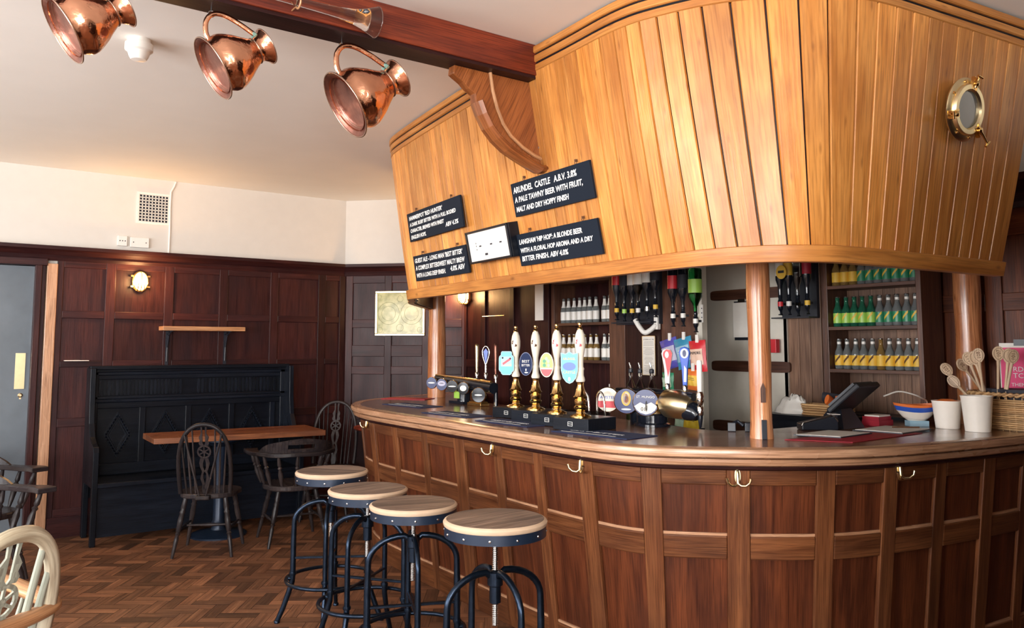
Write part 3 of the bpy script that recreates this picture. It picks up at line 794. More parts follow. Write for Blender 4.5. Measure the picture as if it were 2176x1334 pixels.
# porthole on the canopy ------------------------------------------
pc = Vector((3.445, 1.565, 2.478)); eu = Vector((1, -.085, 0)); ev = Vector((-.0, -.165, .99))
Mp = frame(pc + Vector((0, -.004, 0)), eu, ev)
t = thing('porthole', 'oval-looking brass porthole window screwed to the pine canopy', 'porthole', pc)
Mp.translation = Vector((0, -.008, 0))
if Mp.col[2].y > 0: Mp = frame((0, -.008, 0), -eu, ev)
Mp = Mp @ Matrix.Scale(.9, 4)
m = MB(); m.lathe([(.098, .0), (.143, .0), (.146, .008), (.140, .014), (.108, .018), (.098, .014)], 48, Mp, cap=False); m.build('outer_ring', M_brassp, t, smooth=40)
m = MB(); m.lathe([(.085, .014), (.085, .026), (.092, .034), (.112, .034), (.118, .026), (.118, .014)], 48, Mp, cap=False); m.build('inner_ring', M_brassp, t, smooth=40)
gm = plain('porthole_glass', (.22, .22, .20), .08, coat=1)
m = MB(); m.lathe([(0, .018), (.088, .018)], 40, Mp, cap=False); m.build('pane', gm, t)
for a in [i * PI / 4 + .3 for i in range(8)]:
    m = MB(); m.lathe([(0, .02), (.006, .018), (.007, .012)], 10, Mp @ Matrix.Translation((.128 * math.cos(a), .128 * math.sin(a), .004))); m.build('screw', M_brass, t)
def dog(a, ln, name):
    m = MB(); m.M = Mp @ Matrix.Rotation(a, 4, 'Z')
    m.box(.09, .15, -.018, -.008, .02, .036); m.box(.09, .15, .008, .018, .02, .036)
    m.tube([(.10, 0, .034), (.125, 0, .04), (.15, 0, .045), (.15 + ln, 0, .05)], [.008, .008, .006, .004], 8)
    m.tube([(.15 + ln, -.018, .05), (.15 + ln, .018, .05)], .006, 8)
    m.lathe([(0, .03), (.013, .032), (.013, .046), (0, .05)], 12, Matrix.Translation((.12, 0, 0)))
    m.build(name, M_brass, t, smooth=50)
dog(R(90 - 8), .0, 'hinge'); dog(R(198), .01, 'wing_nut'); dog(R(315), .05, 'wing_nut')

# chalkboards and clock -------------------------------------------
def board_frame(yc, zc, out=.022, tilt=0):
    # canopy slope at this height: outward direction is -x and slightly down
    import bisect
    ys = [p_[0][1] for p_ in PAIR[4:10]][::-1]; xb = [p_[0][0] for p_ in PAIR[4:10]][::-1]; xt = [p_[1][0] for p_ in PAIR[4:10]][::-1]
    def X(y, z):
        i = min(max(bisect.bisect_right(ys, y) - 1, 0), len(ys) - 2); u = (y - ys[i]) / (ys[i + 1] - ys[i]); t_ = (z - 1.825) / .995
        t_ += .035 * math.sin(PI * t_)
        a = xb[i] + (xb[i + 1] - xb[i]) * u; c = xt[i] + (xt[i + 1] - xt[i]) * u
        return a + (c - a) * t_
    p = Vector((X(yc, zc), yc, zc)); ex = Vector((X(yc - .3, zc) - X(yc + .3, zc), -.6, tilt)).normalized()
    ey = Vector((X(yc, zc + .1) - X(yc, zc - .1), 0, .2)).normalized()
    M = frame(p, ex, ey); n_ = M.col[2].xyz
    M.translation = p + n_ * out
    return M
def chalkboard(yc, zc, wd, hh, lines, label, tilt=0, out=.016, right=None):
    M = board_frame(yc, zc, out, tilt); o = M.translation.copy()
    t = thing('chalkboard', label, 'chalkboard', o, group='handwritten beer boards on the canopy'); M.translation = Vector((0, 0, 0))
    m = MB(); m.M = M; m.box(-wd / 2, wd / 2, -hh / 2, hh / 2, -.008, .006); m.build('board', M_chalk, t, bevel=.002)
    for u in (-wd * .32, wd * .34):
        m = MB(); m.M = M
        m.ring((u, hh / 2 + .006, 0), .007, .0016, n=12, m=5); m.box(u - .003, u + .003, hh / 2 + .01, hh / 2 + .022, -.012, .002)
        m.build('hanging_eye', M_burnt, t)
    n = len(lines); 
    for i, (s_, x, y, sz, ww) in enumerate(lines):
        text('writing', s_, sz, M_chalkw, t, M @ Matrix.Translation((x, y, .0062)), .0003, shear=.18, bold=.0009, width=ww)
chalkboard(4.275, 2.281, .80, .185, [("HAMMERPOT 'RED HUNTER'", -.37, .045, .036, .52), ("A DARK RUBY BITTER WITH A FULL BODIED", -.37, .005, .032, .70), ("CHARACTER, BREWED WITH FINEST", -.37, -.035, .032, .52), ("ENGLISH HOPS.", -.37, -.078, .034, .24), ("ABV 4.3%", .17, -.062, .036, .18)], 'chalkboard listing a dark ruby bitter, upper left of the four', tilt=.0, out=.028)
chalkboard(4.29, 2.012, .74, .165, [("GUEST ALE - LONG MAN 'BEST BITTER'", -.35, .036, .040, .67), ("A COMPLEX BITTERSWEET MALTY BREW", -.35, -.012, .040, .69), ("WITH A LONG DEEP FINISH.", -.35, -.060, .038, .42), ("4.0% ABV", .14, -.054, .042, .19)], 'chalkboard listing the guest ale, lower left of the four', tilt=.0)
chalkboard(3.005, 2.253, .655, .172, [("ARUNDEL  CASTLE   A.B.V. 3.8%", -.31, .034, .042, .54), ("A PALE TAWNY BEER WITH FRUIT,", -.31, -.014, .038, .57), ("MALT AND DRY HOPPY FINISH", -.31, -.062, .036, .45)], 'chalkboard listing a pale tawny beer, upper right under the bracket', tilt=.0)
chalkboard(3.025, 2.001, .67, .165, [("LANGHAM 'HIP HOP': A BLONDE BEER", -.315, .030, .034, .53), ("WITH A FLORAL HOP AROMA AND A DRY", -.315, -.014, .032, .60), ("BITTER FINISH. ABV 4.0%", -.315, -.058, .036, .40)], 'chalkboard listing a blonde beer, lower right of the four', tilt=.0)
M = board_frame(3.578, 2.063, .0, 0); t = thing('display_case', 'small dark framed glazed box with a white dial between the chalkboards', 'display case', M.translation.copy()); M.translation = Vector((0, 0, 0))
wd, hh = .455, .18
m = MB(); m.M = M; m.box(-wd / 2, wd / 2, -hh / 2, hh / 2, 0, .062); m.box(-wd / 2, wd / 2, -hh / 2, -hh / 2 + .012, .062, .075); m.box(-wd / 2, wd / 2, hh / 2 - .012, hh / 2, .062, .075); m.box(-wd / 2, -wd / 2 + .014, -hh / 2, hh / 2, .062, .075); m.box(wd / 2 - .014, wd / 2, -hh / 2, hh / 2, .062, .075); m.build('case', W['black'], t, bevel=.002)
m = MB(); m.M = M; m.box(-wd / 2 + .014, wd / 2 - .014, -hh / 2 + .012, hh / 2 - .012, .062, .066); m.build('dial', M_whiter, t)
m = MB(); m.M = M
for u in (-.1, .02, .12): m.box(u, u + .022, -.004, .004, .066, .067)
for vv in (-.02, 0, .015): m.box(-.135, -.13, vv, vv + .008, .066, .067)
m.box(-.05, -.02, -.055, -.043, .066, .067); m.build('dial_mark', M_ink, t)
# ================================================================ furniture
LEGP = [(0, .011), (.05, .012), (.3, .016), (.36, .012), (.385, .019), (.41, .012), (.43, .017), (.6, .021), (.7, .017), (.73, .022), (.76, .015), (.8, .02), (.95, .017), (1, .015)]
def legs(t, mat, hs=.43, sx=.135, sy=.14, fx=.205, fy=.20):
    for x in (-1, 1):
        for y in (-1, 1):
            m = MB(); m.turned((x * fx, y * fy, 0), (x * sx, y * sy, hs), LEGP, 10); m.build('leg', mat, t, smooth=50)
    m = MB(); zc = .19; k = zc / hs
    X = fx + (sx - fx) * k; Y = fy + (sy - fy) * k
    pr = [(0, .007), (.3, .009), (.5, .014), (.7, .009), (1, .007)]
    for x in (-1, 1): m.turned((x * X, -Y, zc), (x * X, Y, zc), pr, 8)
    m.turned((-X, 0, zc), (X, 0, zc), pr, 8); m.build('stretcher', mat, t, smooth=50)
def seat_mb(rx=.215, ry=.20, z=.445, th=.035, tail=True):
    m = MB(); pts = []
    for i in range(32):
        a = 2 * PI * i / 32; c, s = math.cos(a), math.sin(a)
        r = 1.0 if s < 0 else 1.04
        pts.append((rx * math.copysign(abs(c) ** .75, c) * (1 if s > 0 else .93), ry * math.copysign(abs(s) ** .75, s)))
    m.prism(pts, z - th, z, grain=(0, 1, 0))
    if tail: m.box(-.05, .05, -ry - .05, -ry + .02, z - th, z - .004, grain=(0, 1, 0))
    return m
def splat_mb(h, y_of, w=.045, zb=0):
    """the pierced wheel splat, standing in the x-z plane; y_of(z) gives the lean"""
    m = MB()
    def pz(poly, th=.008):
        n = len(poly); v = [(x, y_of(z) - th / 2, z) for x, z in poly] + [(x, y_of(z) + th / 2, z) for x, z in poly]
        m.add(v, [tuple(range(n))[::-1], tuple(range(n, 2 * n))] + [(i, (i + 1) % n, n + (i + 1) % n, n + i) for i in range(n)], grain=(0, 0, 1), tone=.6)
    wz = zb + h * .62
    def arc(cx, cz, r0, r1, a0, a1, n=20):
        for i in range(n):
            b0 = a0 + (a1 - a0) * i / n; b1 = a0 + (a1 - a0) * (i + 1) / n
            pz([(cx + r0 * math.cos(b0), cz + r0 * math.sin(b0)), (cx + r1 * math.cos(b0), cz + r1 * math.sin(b0)), (cx + r1 * math.cos(b1), cz + r1 * math.sin(b1)), (cx + r0 * math.cos(b1), cz + r0 * math.sin(b1))])
    arc(0, wz, w * .80, w * 1.06, 0, 2 * PI, 28); arc(0, wz, .0005, w * .28, 0, 2 * PI, 12)
    for k in range(6):
        a = PI / 6 + k * PI / 3; c, s = math.cos(a), math.sin(a); q = .0045
        pz([(w * .2 * c - q * s, wz + w * .2 * s + q * c), (w * .2 * c + q * s, wz + w * .2 * s - q * c), (w * .85 * c + q * s, wz + w * .85 * s - q * c), (w * .85 * c - q * s, wz + w * .85 * s + q * c)])
    # lower vase with two pierced eyes
    z0, z1 = zb, wz - w
    k = [(.45, 0), (.62, .12), (.5, .25), (.85, .42), (.62, .56), (.5, .62), (.8, .74), (1.0, .86), (.75, 1)]
    for sgn in (-1, 1):
        for (a, t0), (c, t1) in zip(k, k[1:]):
            i0 = .22 if .3 < t0 < .58 or .68 < t0 < .95 else .0; i1 = .22 if .3 < t1 < .58 or .68 < t1 < .95 else 0
            pz([(sgn * i0 * w, z0 + (z1 - z0) * t0), (sgn * a * w * .8, z0 + (z1 - z0) * t0), (sgn * c * w * .8, z0 + (z1 - z0) * t1), (sgn * i1 * w, z0 + (z1 - z0) * t1)])
    z0, z1 = wz + w, zb + h
    k = [(.8, 0), (1.0, .12), (.75, .25), (.95, .42), (.5, .62), (.55, .8), (.62, 1)]
    for sgn in (-1, 1):
        for (a, t0), (c, t1) in zip(k, k[1:]):
            i0 = .2 if .05 < t0 < .5 or t0 > .6 else 0; i1 = .2 if .05 < t1 < .5 or t1 > .6 else 0
            pz([(sgn * i0 * w, z0 + (z1 - z0) * t0), (sgn * a * w * .8, z0 + (z1 - z0) * t0), (sgn * c * w * .8, z0 + (z1 - z0) * t1), (sgn * i1 * w, z0 + (z1 - z0) * t1)])
    return m
def wheelback(name, label, mats, loc, rz, top=.93, hw=.20, arms=False, bow_r=.0125, braces=True):
    """mats = frame wood, bow wood, arm wood. Front is +y."""
    t = thing(name, label, 'chair', loc, rz)
    mw, mbow, marm = mats
    sz = .445; by = -.175; lean = .24
    yo = lambda z: by - (z - sz) * lean
    seat_mb(tail=braces).build('seat', mw, t, bevel=.008)
    legs(t, mw)
    H_ = top - sz
    if arms: hw0 = hw * .8
    pts = []
    for i in range(33):
        a = PI * i / 32; cx = math.cos(a)
        z = sz + H_ * (1 - (1 - math.sin(a) ** .62)) ** 1.0
        x = hw * math.copysign(abs(cx) ** .9, cx) * (.86 + .14 * math.sin(a) ** .5 if z > sz else .86)
        pts.append((x, yo(z) + .02, z))
    m = MB(); m.tube(pts, bow_r, 8, flat=1.25, up=(0, 1, .0)); m.build('back_bow', mbow, t, smooth=60)
    def bowz(x):
        best = sz
        for p_, q_ in zip(pts, pts[1:]):
            if (p_[0] - x) * (q_[0] - x) <= 0 and p_[0] != q_[0]:
                u = (x - p_[0]) / (q_[0] - p_[0]); best = max(best, p_[2] + (q_[2] - p_[2]) * u)
        return best
    splat_mb(H_ - .01, lambda z: yo(z) + .02, w=.046 if not arms else .052, zb=sz).build('wheel_splat', mw, t)
    for x in ([-.155, -.118, -.08, .08, .118, .155] if not arms else [-.20, -.155, -.11, .11, .155, .20]):
        zt = bowz(x); xb = x * .82
        m = MB(); m.turned((xb, yo(sz) + .02, sz - .01), (x, yo(zt) + .02, zt), [(0, .007), (.3, .0085 if not arms else .014), (1, .0055 if not arms else .010)], 8); m.build('spindle', mw, t, smooth=60)
    if braces:
        for s in (-1, 1):
            m = MB(); zt = sz + H_ * .86; m.turned((s * .022, -.235, sz - .01), (s * .128, yo(zt) - .0, zt), [(0, .0065), (.5, .009), (1, .006)], 8); m.build('brace_stick', mw, t, smooth=60)
    if arms:
        za = .68; arm = []
        for i in range(41):
            a = PI + PI * i / 40
            arm.append((-.30 * math.cos(a) * (1 if True else 1) * -1, yo(za) + .02 + .16 * (1 + math.sin(a)) * 1.0, za + .012 * (1 + math.sin(a))))
        arm = [(-.315, .20, za + .02), (-.325, .12, za + .02)] + [(x, y, z) for x, y, z in [(-.30, .0, za + .01), (-.275, -.10, za), (-.22, -.19, za), (-.12, yo(za) + .005, za), (0, yo(za) - .002, za), (.12, yo(za) + .005, za), (.22, -.19, za), (.275, -.10, za), (.30, .0, za + .01)]] + [(.325, .12, za + .02), (.315, .20, za + .02)]
        arm = catmull(arm, 5)
        m = MB(); m.tube(arm, .026, 10, flat=.42, up=(0, 0, 1)); 
        m = MB(); n = len(arm); m.tube(arm, [.022] * n, 10, flat=1.5, up=(0, 0, 1)); m.build('arm_hoop', marm, t, smooth=60)
        for s in (-1, 1):
            m = MB(); m.turned((s * .20, .10, sz), (s * .315, .15, za + .01), [(0, .01), (.3, .018), (.5, .012), (.55, .018), (1, .01)], 10); m.build('arm_post', mw, t, smooth=60)
            for q in (.0, -.09):
                m = MB(); m.turned((s * .20, q - .02, sz), (s * (.30 if q == 0 else .275), q, za), [(0, .008), (.5, .011), (1, .007)], 8); m.build('arm_spindle', mw, t, smooth=60)
    return t
DK = (W['chair'], W['chair'], W['chair'])
wheelback('wheelback_chair', 'dark wheelback chair with its back to the camera, at the left of the long table', DK, (1.79, 6.27, 0), R(-29), top=.945)
wheelback('wheelback_chair', 'dark wheelback chair beyond the right end of the long table', DK, (2.98, 6.86, 0), R(144), top=.99, hw=.215, braces=False)

def smokers(label, loc, rz, crest=.80, wide=1.0, wavy=True):
    """low smoker's bow: horseshoe arm on turned spindles, raised crest with a hand slot"""
    t = thing('smokers_bow_chair', label, 'chair', loc, rz); mw = W['chair']
    seat_mb(.225, .215, .445, .04, False).build('seat', mw, t, bevel=.01); legs(t, mw, fx=.22, fy=.215)
    za = .70; path = catmull([(-.29, .20), (-.30, .08), (-.275, -.08), (-.20, -.20), (-.08, -.255), (.08, -.255), (.20, -.20), (.275, -.08), (.30, .08), (.29, .20)], 6)
    n = len(path); v = []; f = []
    for i, (x, y) in enumerate(path):
        a, c = path[max(i - 1, 0)], path[min(i + 1, n - 1)]; d = Vector((c[0] - a[0], c[1] - a[1])).normalized(); nn = Vector((d.y, -d.x))
        u = abs(i / (n - 1) - .5) * 2
        ww = .032 + .024 * max(0, (u - .6) / .4); wob = .006 * math.sin(i * .55)
        for o, z in ((-ww, 0), (ww, 0), (ww, .032), (-ww, .032)): v.append((x + nn.x * o, y + nn.y * o, za - .03 + z + wob * .4))
    for i in range(n - 1): f += [(i * 4 + k, i * 4 + (k + 1) % 4, i * 4 + 4 + (k + 1) % 4, i * 4 + 4 + k) for k in range(4)]
    f += [(0, 1, 2, 3), tuple((n - 1) * 4 + k for k in (3, 2, 1, 0))]
    m = MB(); m.add(v, f, grain=(1, 0, 0)); m.build('arm_rail', mw, t, bevel=.006)
    # crest: curved board with slot
    m = MB(); sub = path[12:-12]; K = len(sub)
    for i in range(K - 1):
        q = []
        u0, u1 = i / (K - 1) * 2 - 1, (i + 1) / (K - 1) * 2 - 1
        zt = [za + (crest - za) * (1 - abs(u) ** 3.2) + (.006 * math.cos(u * 7) if wavy else 0) for u in (u0, u1)]
        def col(p_, z0, z1, z2=None): return None
        bands = [(za, zt)]
        if abs((u0 + u1) / 2) < .28: bands = [(za, [za + .03] * 2), (za + .062, zt)]
        for z0, zz in bands:
            a, c = sub[i], sub[i + 1]; pa = Vector((a[0], a[1])); pc_ = Vector((c[0], c[1])); d = (pc_ - pa).normalized(); nn = Vector((d.y, -d.x)) * .011
            def P_(p, s, z, back): return (p.x + nn.x * s, p.y + nn.y * s - back * (z - za) * .25, z)
            v8 = [P_(pa, -1, z0, 1), P_(pc_, -1, z0, 1), P_(pa, 1, z0, 1), P_(pc_, 1, z0, 1), P_(pa, -1, zz[0], 1), P_(pc_, -1, zz[1], 1), P_(pa, 1, zz[0], 1), P_(pc_, 1, zz[1], 1)]
            m.hexa(v8, grain=(1, 0, 0), tone=.5)
    m.build('crest_rail', W['chair'], t)
    for i in (3, 9, 14, 20, 26, 27 + 7, 40, 45, 51):
        if i >= n: continue
        x, y = path[i]
        m = MB(); m.turned((x * .74, y * .80 + .01, .44), (x, y, za - .02), [(0, .009), (.15, .014), (.4, .019), (.55, .011), (.6, .018), (.65, .010), (.7, .016), (.85, .013), (1, .009)], 10); m.build('spindle', mw, t, smooth=50)
    return t
smokers('dark low backed chair with a hand slot, at the table right of the wheelback', (2.41, 6.24, 0), R(-8))
smokers('dark low backed armchair at the left edge, farther of the two', (.33, 6.30, 0), R(-150), crest=.80)
smokers('dark low backed armchair at the left edge, nearer of the two', (.27, 5.38, 0), R(-150), crest=.80)
wheelback('wheelback_armchair', 'wheelback armchair with painted pale glare and brown arms in the near left corner', (W['pale'], W['glare_bow'], W['arm']), (.085, 3.035, 0), R(38), top=.95, hw=.21, arms=True, bow_r=.02, braces=False)

# long table on a blue pedestal -----------------------------------
t = thing('pub_table', 'long rough pine table in front of the settle', 'table', (0, 0, 0))
m = MB()
z0, z1 = .765, .808
P4 = [(1.455, 6.60), (1.475, 7.08), (2.80, 7.0), (2.76, 6.44)]
for k in range(4):
    a, c = k / 4, (k + 1) / 4 - .004
    def L_(p, q, u): return (p[0] + (q[0] - p[0]) * u, p[1] + (q[1] - p[1]) * u)
    A0, A1 = L_(P4[0], P4[1], a), L_(P4[0], P4[1], c); B0, B1 = L_(P4[3], P4[2], a), L_(P4[3], P4[2], c)
    m.hexa([(*A0, z0), (*B0, z0), (*A1, z0), (*B1, z0), (*A0, z1), (*B0, z1), (*A1, z1), (*B1, z1)], grain=(1, -.08, 0))
m.build('tabletop', W['table'], t, bevel=.003)
for i, (x, y) in enumerate(((2.0, 6.76),)):
    m = MB(); m.lathe([(.22, 0), (.22, .012), (.20, .022), (.06, .045), (.05, .07), (.055, .10), (.045, .12), (.045, .55), (.05, .6), (.06, .70), (.15, .745), (.15, .765)], 28, Matrix.Translation((x, y, 0)))
    m.build('pedestal', M_apron, t, smooth=35)

# settle ----------------------------------------------------------
t = thing('settle', 'black carved high back oak settle with diamond panels against the left wall', 'settle', (1.92, 7.15, 0))
B = W['black']; m = MB(); x0, x1 = -.80, .80; yb = .16
m.box(x0, x1, yb, yb + .03, .30, 1.33, grain=(1, 0, 0)); m.build('back_board', B, t)
sts = [-.80, -.435, -.07, .295, .66]
m = MB()
for x in sts: m.box(x, x + .05, yb - .022, yb, .47, 1.02, grain=(0, 0, 1))
m.box(x1 - .05, x1, yb - .03, yb, .47, 1.33); m.box(x0, x0 + .05, yb - .03, yb, .47, 1.33)
m.box(x0, x1, yb - .024, yb, .47, .56); m.box(x0, x1, yb - .026, yb, 1.0, 1.05); m.box(x0, x1, yb - .04, yb, 1.05, 1.075); m.box(x0, x1, yb - .03, yb, 1.075, 1.10)
m.box(x0, x1, yb - .022, yb, 1.235, 1.27); m.build('back_frame', B, t, bevel=.005)
m = MB(); m.box(x0 - .02, x1 + .02, yb - .07, yb + .04, 1.315, 1.345); m.box(x0 - .01, x1 + .01, yb - .045, yb + .04, 1.295, 1.315); m.box(x0, x1, yb - .03, yb + .04, 1.27, 1.295); m.build('cap_rail', B, t, bevel=.004)
for a, c in ((-.74, -.10), (.02, .72)):
    m = MB(); n = 22
    for i in range(n):
        x = a + (c - a) * (i + .5) / n
        m.prism([(x + .011 * math.cos(q), 1.165 + .062 * math.copysign(abs(math.sin(q)) ** .5, math.sin(q))) for q in [2 * PI * j / 12 for j in range(12)]], 0, .014, M=Matrix(((1, 0, 0, 0), (0, 0, -1, yb), (0, 1, 0, 0), (0, 0, 0, 1))))
    m.build('fluted_carving', B, t)
for i in range(4):
    cx = (sts[i] + .05 + sts[i + 1]) / 2 if i < 3 else (sts[3] + .05 + sts[4]) / 2; cz = .785
    m = MB()
    for r, w_, d in ((1, .018, .014), (.82, .012, .022), (.66, .014, .012)):
        P_ = [(cx, cz + .185 * r), (cx + .105 * r, cz), (cx, cz - .185 * r), (cx - .105 * r, cz)]
        for a, c in zip(P_, P_[1:] + P_[:1]):
            A_ = Vector(a); C_ = Vector(c); ctr = Vector((cx, cz)); ai = A_ + (ctr - A_).normalized() * w_; ci_ = C_ + (ctr - C_).normalized() * w_
            v = [(p.x, yb - o, p.y) for o in (0, d) for p in (A_, C_, ai, ci_)]
            m.hexa(v)
    P_ = [(cx, cz + .16), (cx + .09, cz), (cx, cz - .16), (cx - .09, cz)]
    for a, c in zip(P_, P_[1:] + P_[:1]):
        for j in range(7):
            u = (j + .5) / 7; m.lathe([(0, 0), (.009, 0), (0, .012)], 6, Matrix(((1, 0, 0, a[0] + (c[0] - a[0]) * u), (0, 0, -1, yb - .02), (0, 1, 0, a[1] + (c[1] - a[1]) * u), (0, 0, 0, 1))))
    m.build('diamond_carving', B, t)
m = MB(); m.box(x0, x1, -.27, yb + .03, .43, .465, grain=(1, 0, 0), tone=.8); m.build('seat', B, t, bevel=.006)
m = MB(); m.box(x0, x1, -.235, -.21, .06, .43); m.build('seat_box', B, t)
for x in (x0 - .03, x1 - .01):
    m = MB(); prof_ = [(yb + .03, 0), (yb - .04, 0), (yb - .04, .43), (-.225, .43), (-.225, 0), (-.27, 0), (-.275, .70), (-.25, .74), (-.17, .76), (-.08, .80), (-.02, .9), (.0, 1.05), (.01, 1.33), (yb + .03, 1.33)]
    m.add([(x, a, z) for a, z in prof_] + [(x + .04, a, z) for a, z in prof_], [tuple(range(14))[::-1], tuple(range(14, 28))] + [(i, (i + 1) % 14, 14 + (i + 1) % 14, 14 + i) for i in range(14)], grain=(0, 0, 1))
    m.build('end_panel', B, t, bevel=.004)

# small table beyond the bar with a white flower shaped candle holder
t = thing('side_table', 'small round dark red table beyond the far end of the bar', 'table', (3.42, 6.72, 0))
m = MB(); m.lathe([(0, .755), (.24, .755), (.25, .765), (.25, .78), (.24, .785), (0, .785)], 32); m.build('tabletop', W['beam'], t, smooth=40)
m = MB(); m.lathe([(.18, 0), (.17, .02), (.04, .05), (.03, .1), (.03, .70), (.08, .755)], 20); m.build('pedestal', W['chair'], t, smooth=40)
t = thing('napkin', 'folded white cloth napkin standing on the small red table', 'napkin', (3.22, 6.62, .785))
m = MB()
for a, h, r_, ox in ((.3, .12, .018, -.0), (1.2, .08, .022, .02), (2.6, .07, .022, -.02), (4.4, .045, .02, .03)):
    m.tube([(ox, 0, 0), (ox + .01 * math.cos(a), .01 * math.sin(a), h * .5), (ox + .02 * math.cos(a), .0, h)], [.012, r_, .006], 8)
m.build('cloth', M_white, t, smooth=80)

# stools ----------------------------------------------------------
def stool(loc, rz, hs, label, rot_seat=0):
    t = thing('bar_stool', label, 'bar stool', loc, rz, 'industrial swivel bar stools in a row along the bar')
    m = MB(); m.lathe([(0, hs - .025), (.194, hs - .025), (.198, hs - .021), (.20, hs - .010), (.196, hs - .004), (.188, hs - .0005), (.186, hs - .0012)], 48, cap=False)
    m.build('seat_rim', M_seatrim, t, smooth=40)
    m = MB(); m.M = Matrix.Rotation(rot_seat, 4, 'Z')
    for k in range(5):                                # five boards cut to a circle
        a, c = -.187 + .374 * k / 5 + .0006, -.187 + .374 * (k + 1) / 5 - .0006; P_ = []
        xs = [a + (c - a) * i / 6 for i in range(7)]
        P_ = [(x, math.sqrt(max(.187 ** 2 - x * x, 0))) for x in xs] + [(x, -math.sqrt(max(.187 ** 2 - x * x, 0))) for x in xs[::-1]]
        m.prism(P_, hs - .02, hs, grain=(0, 1, 0))
    m.build('seat_boards', W['seat'], t)
    m = MB(); m.lathe([(.188, hs - .062), (.195, hs - .062), (.195, hs - .025), (.0, hs - .025)], 48, cap=False); m.build('seat_band', M_apron, t, smooth=40)
    m = MB()
    for k in range(12):
        a = 2 * PI * k / 12 + .2; n_ = Vector((math.cos(a), math.sin(a), 0)); m.lathe([(.0055, 0), (.0045, .003), (0, .0045)], 8, frame(n_ * .195 + Vector((0, 0, hs - .045)), Vector((-n_.y, n_.x, 0)), (0, 0, 1)))
    m.build('rivet', M_steel, t)
    hub = .635; zb = .45; m = MB(); pr = []
    z = zb; 
    while z < hs - .035: pr += [(.0095, z), (.0125, z + .0025), (.0095, z + .005)]; z += .007
    m.lathe([(0, zb)] + pr + [(.0095, hs - .035)], 12); m.build('screw_shaft', M_steel, t)
    m = MB(); m.lathe([(.013, hub - .10), (.022, hub - .10), (.022, hub - .04), (.03, hub - .035), (.03, hub + .012), (.02, hub + .018), (.013, hub + .018)], 16); m.build('hub', M_iron, t, smooth=40)
    for k in range(4):
        a = PI / 4 + k * PI / 2; ux, uy = math.cos(a), math.sin(a)
        pth = [(.02, hub)] + [(.04 + .16 * math.sin(q), hub - .10 + .115 * math.cos(q)) for q in [PI / 2 * i / 8 for i in range(9)]] + [(.202, hub - .2), (.202, .40), (.202, .27), (.205, .22), (.222, .16), (.25, .08), (.278, .015), (.282, .0)]
        rr = [.012] * 10 + [.0135, .0135, .0135, .014, .013, .0125, .012, .013]
        m = MB(); m.tube([(r_ * ux, r_ * uy, z_) for r_, z_ in pth], rr, 8, flat=1.15, up=(-uy, ux, 0)); 
        m.lathe([(0.016, 0), (.017, .012), (.012, .016)], 10, Matrix.Translation((.281 * ux, .281 * uy, 0)))
        m.lathe([(.019, .255), (.02, .262), (.019, .27)], 10, Matrix.Translation((.202 * ux, .202 * uy, 0)))
        m.build('leg', M_iron, t, smooth=55)
    m = MB(); m.ring((0, 0, .235), .235, .0105, n=48, m=8)
    for k in range(4):
        a = PI / 4 + k * PI / 2; ux, uy = math.cos(a), math.sin(a)
        m.tube([(.205 * ux, .205 * uy, .235), (.235 * ux, .235 * uy, .235)], .012, 8)
    m.build('foot_ring', M_iron, t, smooth=60)
    m = MB()
    for k in range(2):
        a = PI / 4 + k * PI / 2; ux, uy = math.cos(a), math.sin(a)
        m.box(-.2, .2, -.01, .01, .30, .306) if False else m.tube([(-.2 * ux, -.2 * uy, .345), (.2 * ux, .2 * uy, .345)], .008, 6)
    m.build('cross_brace', M_iron, t, smooth=60)
    return t
stool((1.885, 4.30, 0), R(14), .817, 'bar stool farthest from the camera, dark weathered round seat', .4)
stool((1.862, 3.80, 0), R(-8), .79, 'bar stool second from the far end of the row, lowest seat', 1.9)
stool((1.845, 3.30, 0), R(22), .795, 'bar stool second nearest the camera, grey brown seat', .9)
stool((1.81, 2.60, 0), R(38), .848, 'bar stool nearest the camera, tallest with a streaky pale seat', 1.0)

